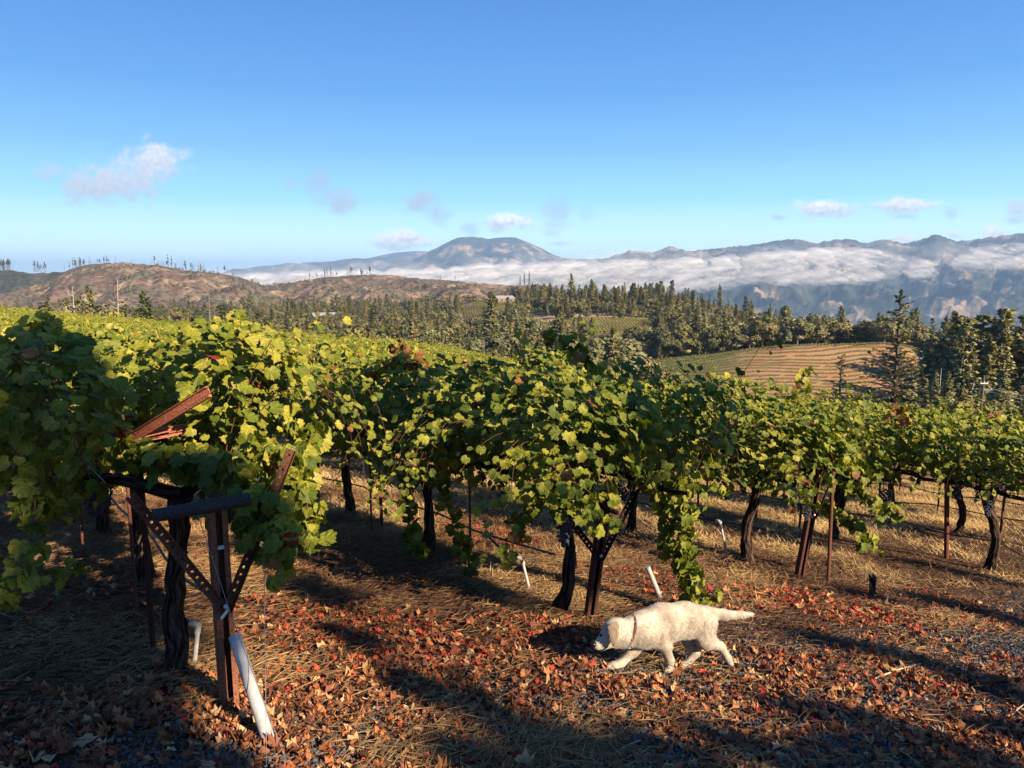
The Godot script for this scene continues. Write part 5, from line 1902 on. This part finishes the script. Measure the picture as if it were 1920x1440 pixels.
func build_puppy() -> void:
	rng.seed = 5
	# trunk
	bone([650, 535, 0, 150], [860, 470, 0, 172], 0.74, 0.06)
	bone([860, 470, 0, 172], [1090, 440, 0, 160], 0.74, 0.06)
	bone([1090, 440, 0, 160], [1235, 440, 0, 140], 0.74, 0.06)
	bone([640, 560, 0, 140], [700, 590, 0, 120], 0.72, 0.05)
	bone([480, 555, 0, 112], [660, 530, 0, 150], 0.74, 0.05)
	# tail
	bone([1310, 365, 0, 55], [1470, 385, 0, 46], 1.0, 0.03)
	bone([1470, 385, 0, 42], [1640, 385, 0, 24], 1.0, 0.02)
	bone([1640, 385, 0, 24], [1755, 375, 0, 9], 1.0, 0.02)
	# near front leg
	bone([770, 590, 0.050, 95], [880, 700, 0.060, 62], 0.75, 0.03)
	bone([880, 700, 0.060, 54], [935, 840, 0.062, 36], 1.0, 0.025)
	bone([935, 840, 0.062, 36], [932, 925, 0.062, 36], 1.0, 0.02)
	bone([932, 935, 0.062, 38], [895, 948, 0.066, 30], 1.15, 0.015)
	# far front leg, reaching forward
	bone([650, 640, -0.040, 82], [560, 745, -0.050, 58], 0.8, 0.03)
	bone([560, 745, -0.050, 52], [450, 865, -0.050, 37], 1.0, 0.025)
	bone([450, 865, -0.050, 37], [370, 905, -0.050, 40], 1.0, 0.02)
	bone([370, 905, -0.050, 40], [325, 912, -0.048, 30], 1.15, 0.015)
	# near hind leg
	bone([1270, 480, 0.040, 125], [1290, 640, 0.055, 88], 0.7, 0.04)
	bone([1290, 640, 0.055, 80], [1440, 705, 0.055, 40], 0.8, 0.03)
	bone([1445, 700, 0.055, 38], [1510, 815, 0.055, 28], 1.0, 0.02)
	bone([1510, 815, 0.055, 32], [1540, 868, 0.055, 26], 1.1, 0.015)
	# far hind leg
	bone([1170, 520, -0.045, 105], [1130, 650, -0.050, 66], 0.75, 0.03)
	bone([1130, 650, -0.050, 62], [1192, 765, -0.050, 40], 0.9, 0.025)
	bone([1192, 765, -0.050, 40], [1100, 880, -0.050, 36], 1.0, 0.02)
	bone([1100, 885, -0.050, 38], [1035, 897, -0.048, 30], 1.15, 0.015)
	# head
	bone([385, 530, 0, 108], [410, 560, 0, 112], 0.85, 0.04)
	bone([340, 560, 0, 85], [285, 640, 0, 62], 0.80, 0.03)
	bone([285, 645, 0, 62], [215, 690, 0, 47], 0.82, 0.02)
	bone([330, 660, 0, 55], [250, 715, 0, 34], 0.85, 0.02)
	bone([400, 620, 0, 78], [470, 620, 0, 85], 0.85, 0.04)
	var lo := Vector3(9, 9, 9)
	var hi := -lo
	for e in bones:
		for q in 2:
			var r: float = maxf(e[2], e[3]) + 0.03
			lo = lo.min(e[q] - Vector3.ONE * r)
			hi = hi.max(e[q] + Vector3.ONE * r)
	var b := B.new()
	nets(b, lo, hi, 0.0065)
	var root := dog_p(850, 960, 0.0)
	root.y = gy(root.x, root.z)
	var o := thing("puppy", "cream-coloured retriever puppy walking left with its head lowered, wearing a dark red collar", "dog", root)
	var cream := Color(0.375, 0.315, 0.245)
	var pale := Color(0.45, 0.40, 0.335)
	var hair := B.new()
	var fwd := dog_p(0, 500, 0) - dog_p(1000, 500, 0)
	fwd = fwd.normalized()
	var nb := b.v.size()
	for i in nb:
		var p := b.v[i]
		var k := nz.get_noise_3d(p.x * 500.0, p.y * 500.0, p.z * 500.0)
		var col := cream.lerp(pale, clampf(0.5 + k * 1.2, 0, 1))
		b.c[i] = col
		var n := b.n[i]
		var along := (p - root).dot(-fwd)                     # negative towards the head
		var face := along < -0.36 and p.y < root.y + 0.5
		for rep in (1 if face else 3):
			if rng.randf() < (0.55 if face else 0.0):
				continue
			var leg := p.y < root.y + 0.17
			var L := rnd(0.008, 0.021) * (0.4 if face else (0.5 if leg else 1.0))
			if along > 0.42: L *= 1.35
			var d := (n * 0.42 - fwd * 0.75 + Vector3(0, -0.45, 0) + rdir() * 0.35)
			d = (d - n * minf(0.0, d.dot(n) - 0.25)).normalized()
			var side := d.cross(n).normalized() * rnd(0.0016, 0.0040) * (0.6 if face else 1.0)
			var q := p + (b.n[i].cross(d)).normalized() * rnd(-0.003, 0.003)
			var cc := col * (rnd(0.76, 1.14) * (1.0 + 0.55 * nz.get_noise_3d(p.x * 1500.0, p.y * 700.0, p.z * 1500.0)))
			cc.a = 1.0
			var a := hair.vert(q - side - n * 0.002, n, cc)
			var c := hair.vert(q + side - n * 0.002, n, cc)
			var t := hair.vert(q + d * L, (n + d * 0.6 + rdir() * 0.35).normalized(), cc)
			hair.tri(a, c, t)
	for w in [b, hair]:
		for i in w.v.size():
			w.v[i] -= root
	part("body", b.mesh(M.fur), null, o)
	part("fur", hair.mesh(M.fur), null, o)
	# near ear: a soft pad hanging from the side of the skull
	for far in 2:
		var outline := [[318, 500], [350, 462], [405, 450], [432, 480], [434, 560], [422, 640], [404, 690], [385, 708], [360, 694], [338, 632], [320, 560]]
		var ear := B.new()
		var s0 := 0.084 if far == 0 else -0.084
		var ring := []
		var ring2 := []
		var mid := Vector3.ZERO
		for q in outline:
			var hang := clampf((q[1] - 460) / 250.0, 0, 1)
			var side := s0 * (0.88 + 0.22 * sin(hang * PI * 0.6))
			ring.append(dog_p(q[0], q[1], side) - root)
			mid += ring[-1]
		mid /= outline.size()
		var bulge := Vector3(-0.1, 0.1, 1.0 if far == 0 else -1.0).normalized()
		var earc := Color(0.335, 0.25, 0.168)
		var inner := []
		var outer := []
		var hub := ear.vert(mid + bulge * 0.016, bulge, earc)
		for p in ring:
			var m2: Vector3 = p.lerp(mid, 0.45) + bulge * 0.013
			inner.append(ear.vert(m2, (bulge + (p - mid).normalized() * 0.35).normalized(), earc * rnd(0.92, 1.05)))
			outer.append(ear.vert(p, (bulge * 0.3 + (p - mid).normalized()).normalized(), earc * rnd(0.85, 1.0)))
		var back := ear.vert(mid - bulge * 0.004, -bulge, earc)
		var kk := ring.size()
		var outer2 := []
		for p in ring:
			outer2.append(ear.vert(p, (p - mid).normalized() - bulge, earc * 0.9))
		for i in kk:
			var j := (i + 1) % kk
			ear.tri(hub, inner[i], inner[j])
			ear.quad(inner[i], outer[i], outer[j], inner[j])
			ear.tri(back, outer2[j], outer2[i])
		for i in 420:
			var p: Vector3 = ear.v[outer[rng.randi_range(0, kk - 1)]].lerp(ear.v[inner[rng.randi_range(0, kk - 1)]], pow(rng.randf(), 0.7)) + bulge * 0.004
			var d := (Vector3(0.1, -1, 0) + rdir() * 0.45 + bulge * 0.15).normalized()
			var sd := d.cross(bulge).normalized() * 0.0012
			var cc := earc.lerp(cream, rng.randf() * 0.7) * rnd(0.85, 1.15)
			var a := ear.vert(p - sd, bulge, cc); var c := ear.vert(p + sd, bulge, cc); var t := ear.vert(p + d * rnd(0.008, 0.020), bulge, cc)
			ear.tri(a, c, t)
		part("ear", ear.mesh(M.fur), null, o)
	for e in [["eye", 250, 594, Vector3(0.0105, 0.0095, 0.007), M.dark], ["nose", 178, 688, Vector3(0.019, 0.016, 0.020), M.dark]]:
		var g := B.new()
		var at := surface_at(e[1], e[2])
		if e[0] == "nose": at = dog_p(176, 682, 0.004)
		g.ball(at - root, e[3], 12, 8, Color.WHITE)
		part(e[0], g.mesh(e[4]), null, o)
	var lip := B.new()
	var ml := []
	for q in [[228, 742], [258, 740], [290, 724], [322, 703]]:
		ml.append(surface_at(q[0], q[1]) - root + Vector3(0, 0, 0.001))
	lip.tube(ml, [0.003, 0.0055, 0.0055, 0.003], 6, Color.WHITE)
	part("mouth", lip.mesh(M.dark), null, o)
	# collar: a band round the neck
	var cb := B.new()
	var cen := dog_p(520, 580, 0)
	var axis := (dog_p(480, 555, 0) - dog_p(600, 560, 0)).normalized()
	axis = (axis + Vector3(0, 0.12, 0)).normalized()
	var e1 := (Vector3.UP - axis * axis.y).normalized()
	var e2 := axis.cross(e1)
	var all := range(bones.size())
	var rr := []
	for j in 40:
		var a := TAU * j / 40
		var d := e1 * cos(a) + e2 * sin(a)
		var r := 0.03
		while r < 0.16 and sdf(cen + d * r, all) < 0.0:
			r += 0.002
		rr.append([d, r + 0.004])
	for j in 40:
		var prev: float = (rr[(j + 39) % 40][1] + rr[j][1] + rr[(j + 1) % 40][1]) / 3.0
		for w in [-0.008, -0.0065, 0.0065, 0.008]:
			cb.vert(cen - root + rr[j][0] * (prev + (0.002 if absf(w) < 0.007 else 0.0)) + axis * w, rr[j][0], Color.WHITE)
	for j in 40:
		for w in 3:
			var a := j * 4 + w
			var c := ((j + 1) % 40) * 4 + w
			cb.quad(a, c, c + 1, a + 1)
	var col := part("collar", cb.mesh(M.collar), null, o)
	var ringb := B.new()
	var rp := []
	var at := surface_at(540, 700) - root + Vector3(0, 0, 0.008)
	for j in 11:
		var a := TAU * j / 10
		rp.append(at + Vector3(cos(a) * 0.010, sin(a) * 0.012, 0))
	ringb.tube(rp, [0.0022, 0.0022, 0.0022, 0.0022, 0.0022, 0.0022, 0.0022, 0.0022, 0.0022, 0.0022, 0.0022], 6, Color.WHITE, false)
	part("ring", ringb.mesh(M.metal), null, col)

func _ready() -> void:
	nz.seed = 7; nz.frequency = 0.01; nz.fractal_octaves = 4
	nzr.seed = 9; nzr.frequency = 0.01; nzr.fractal_octaves = 3
	light_and_camera()
	var t0 := Time.get_ticks_msec()
	materials()
	build_ground()
	build_hills()
	build_fog()
	print("hills ", Time.get_ticks_msec() - t0)
	build_forest()
	build_far_vineyards()
	build_far_things()
	print("forest ", Time.get_ticks_msec() - t0)
	build_vines()
	print("vines ", Time.get_ticks_msec() - t0)
	build_trellis()
	build_shoots()
	build_shade_trees()
	print("trellis ", Time.get_ticks_msec() - t0)
	build_puppy()
	print("puppy ", Time.get_ticks_msec() - t0)
	build_litter()
	print("litter ", Time.get_ticks_msec() - t0)
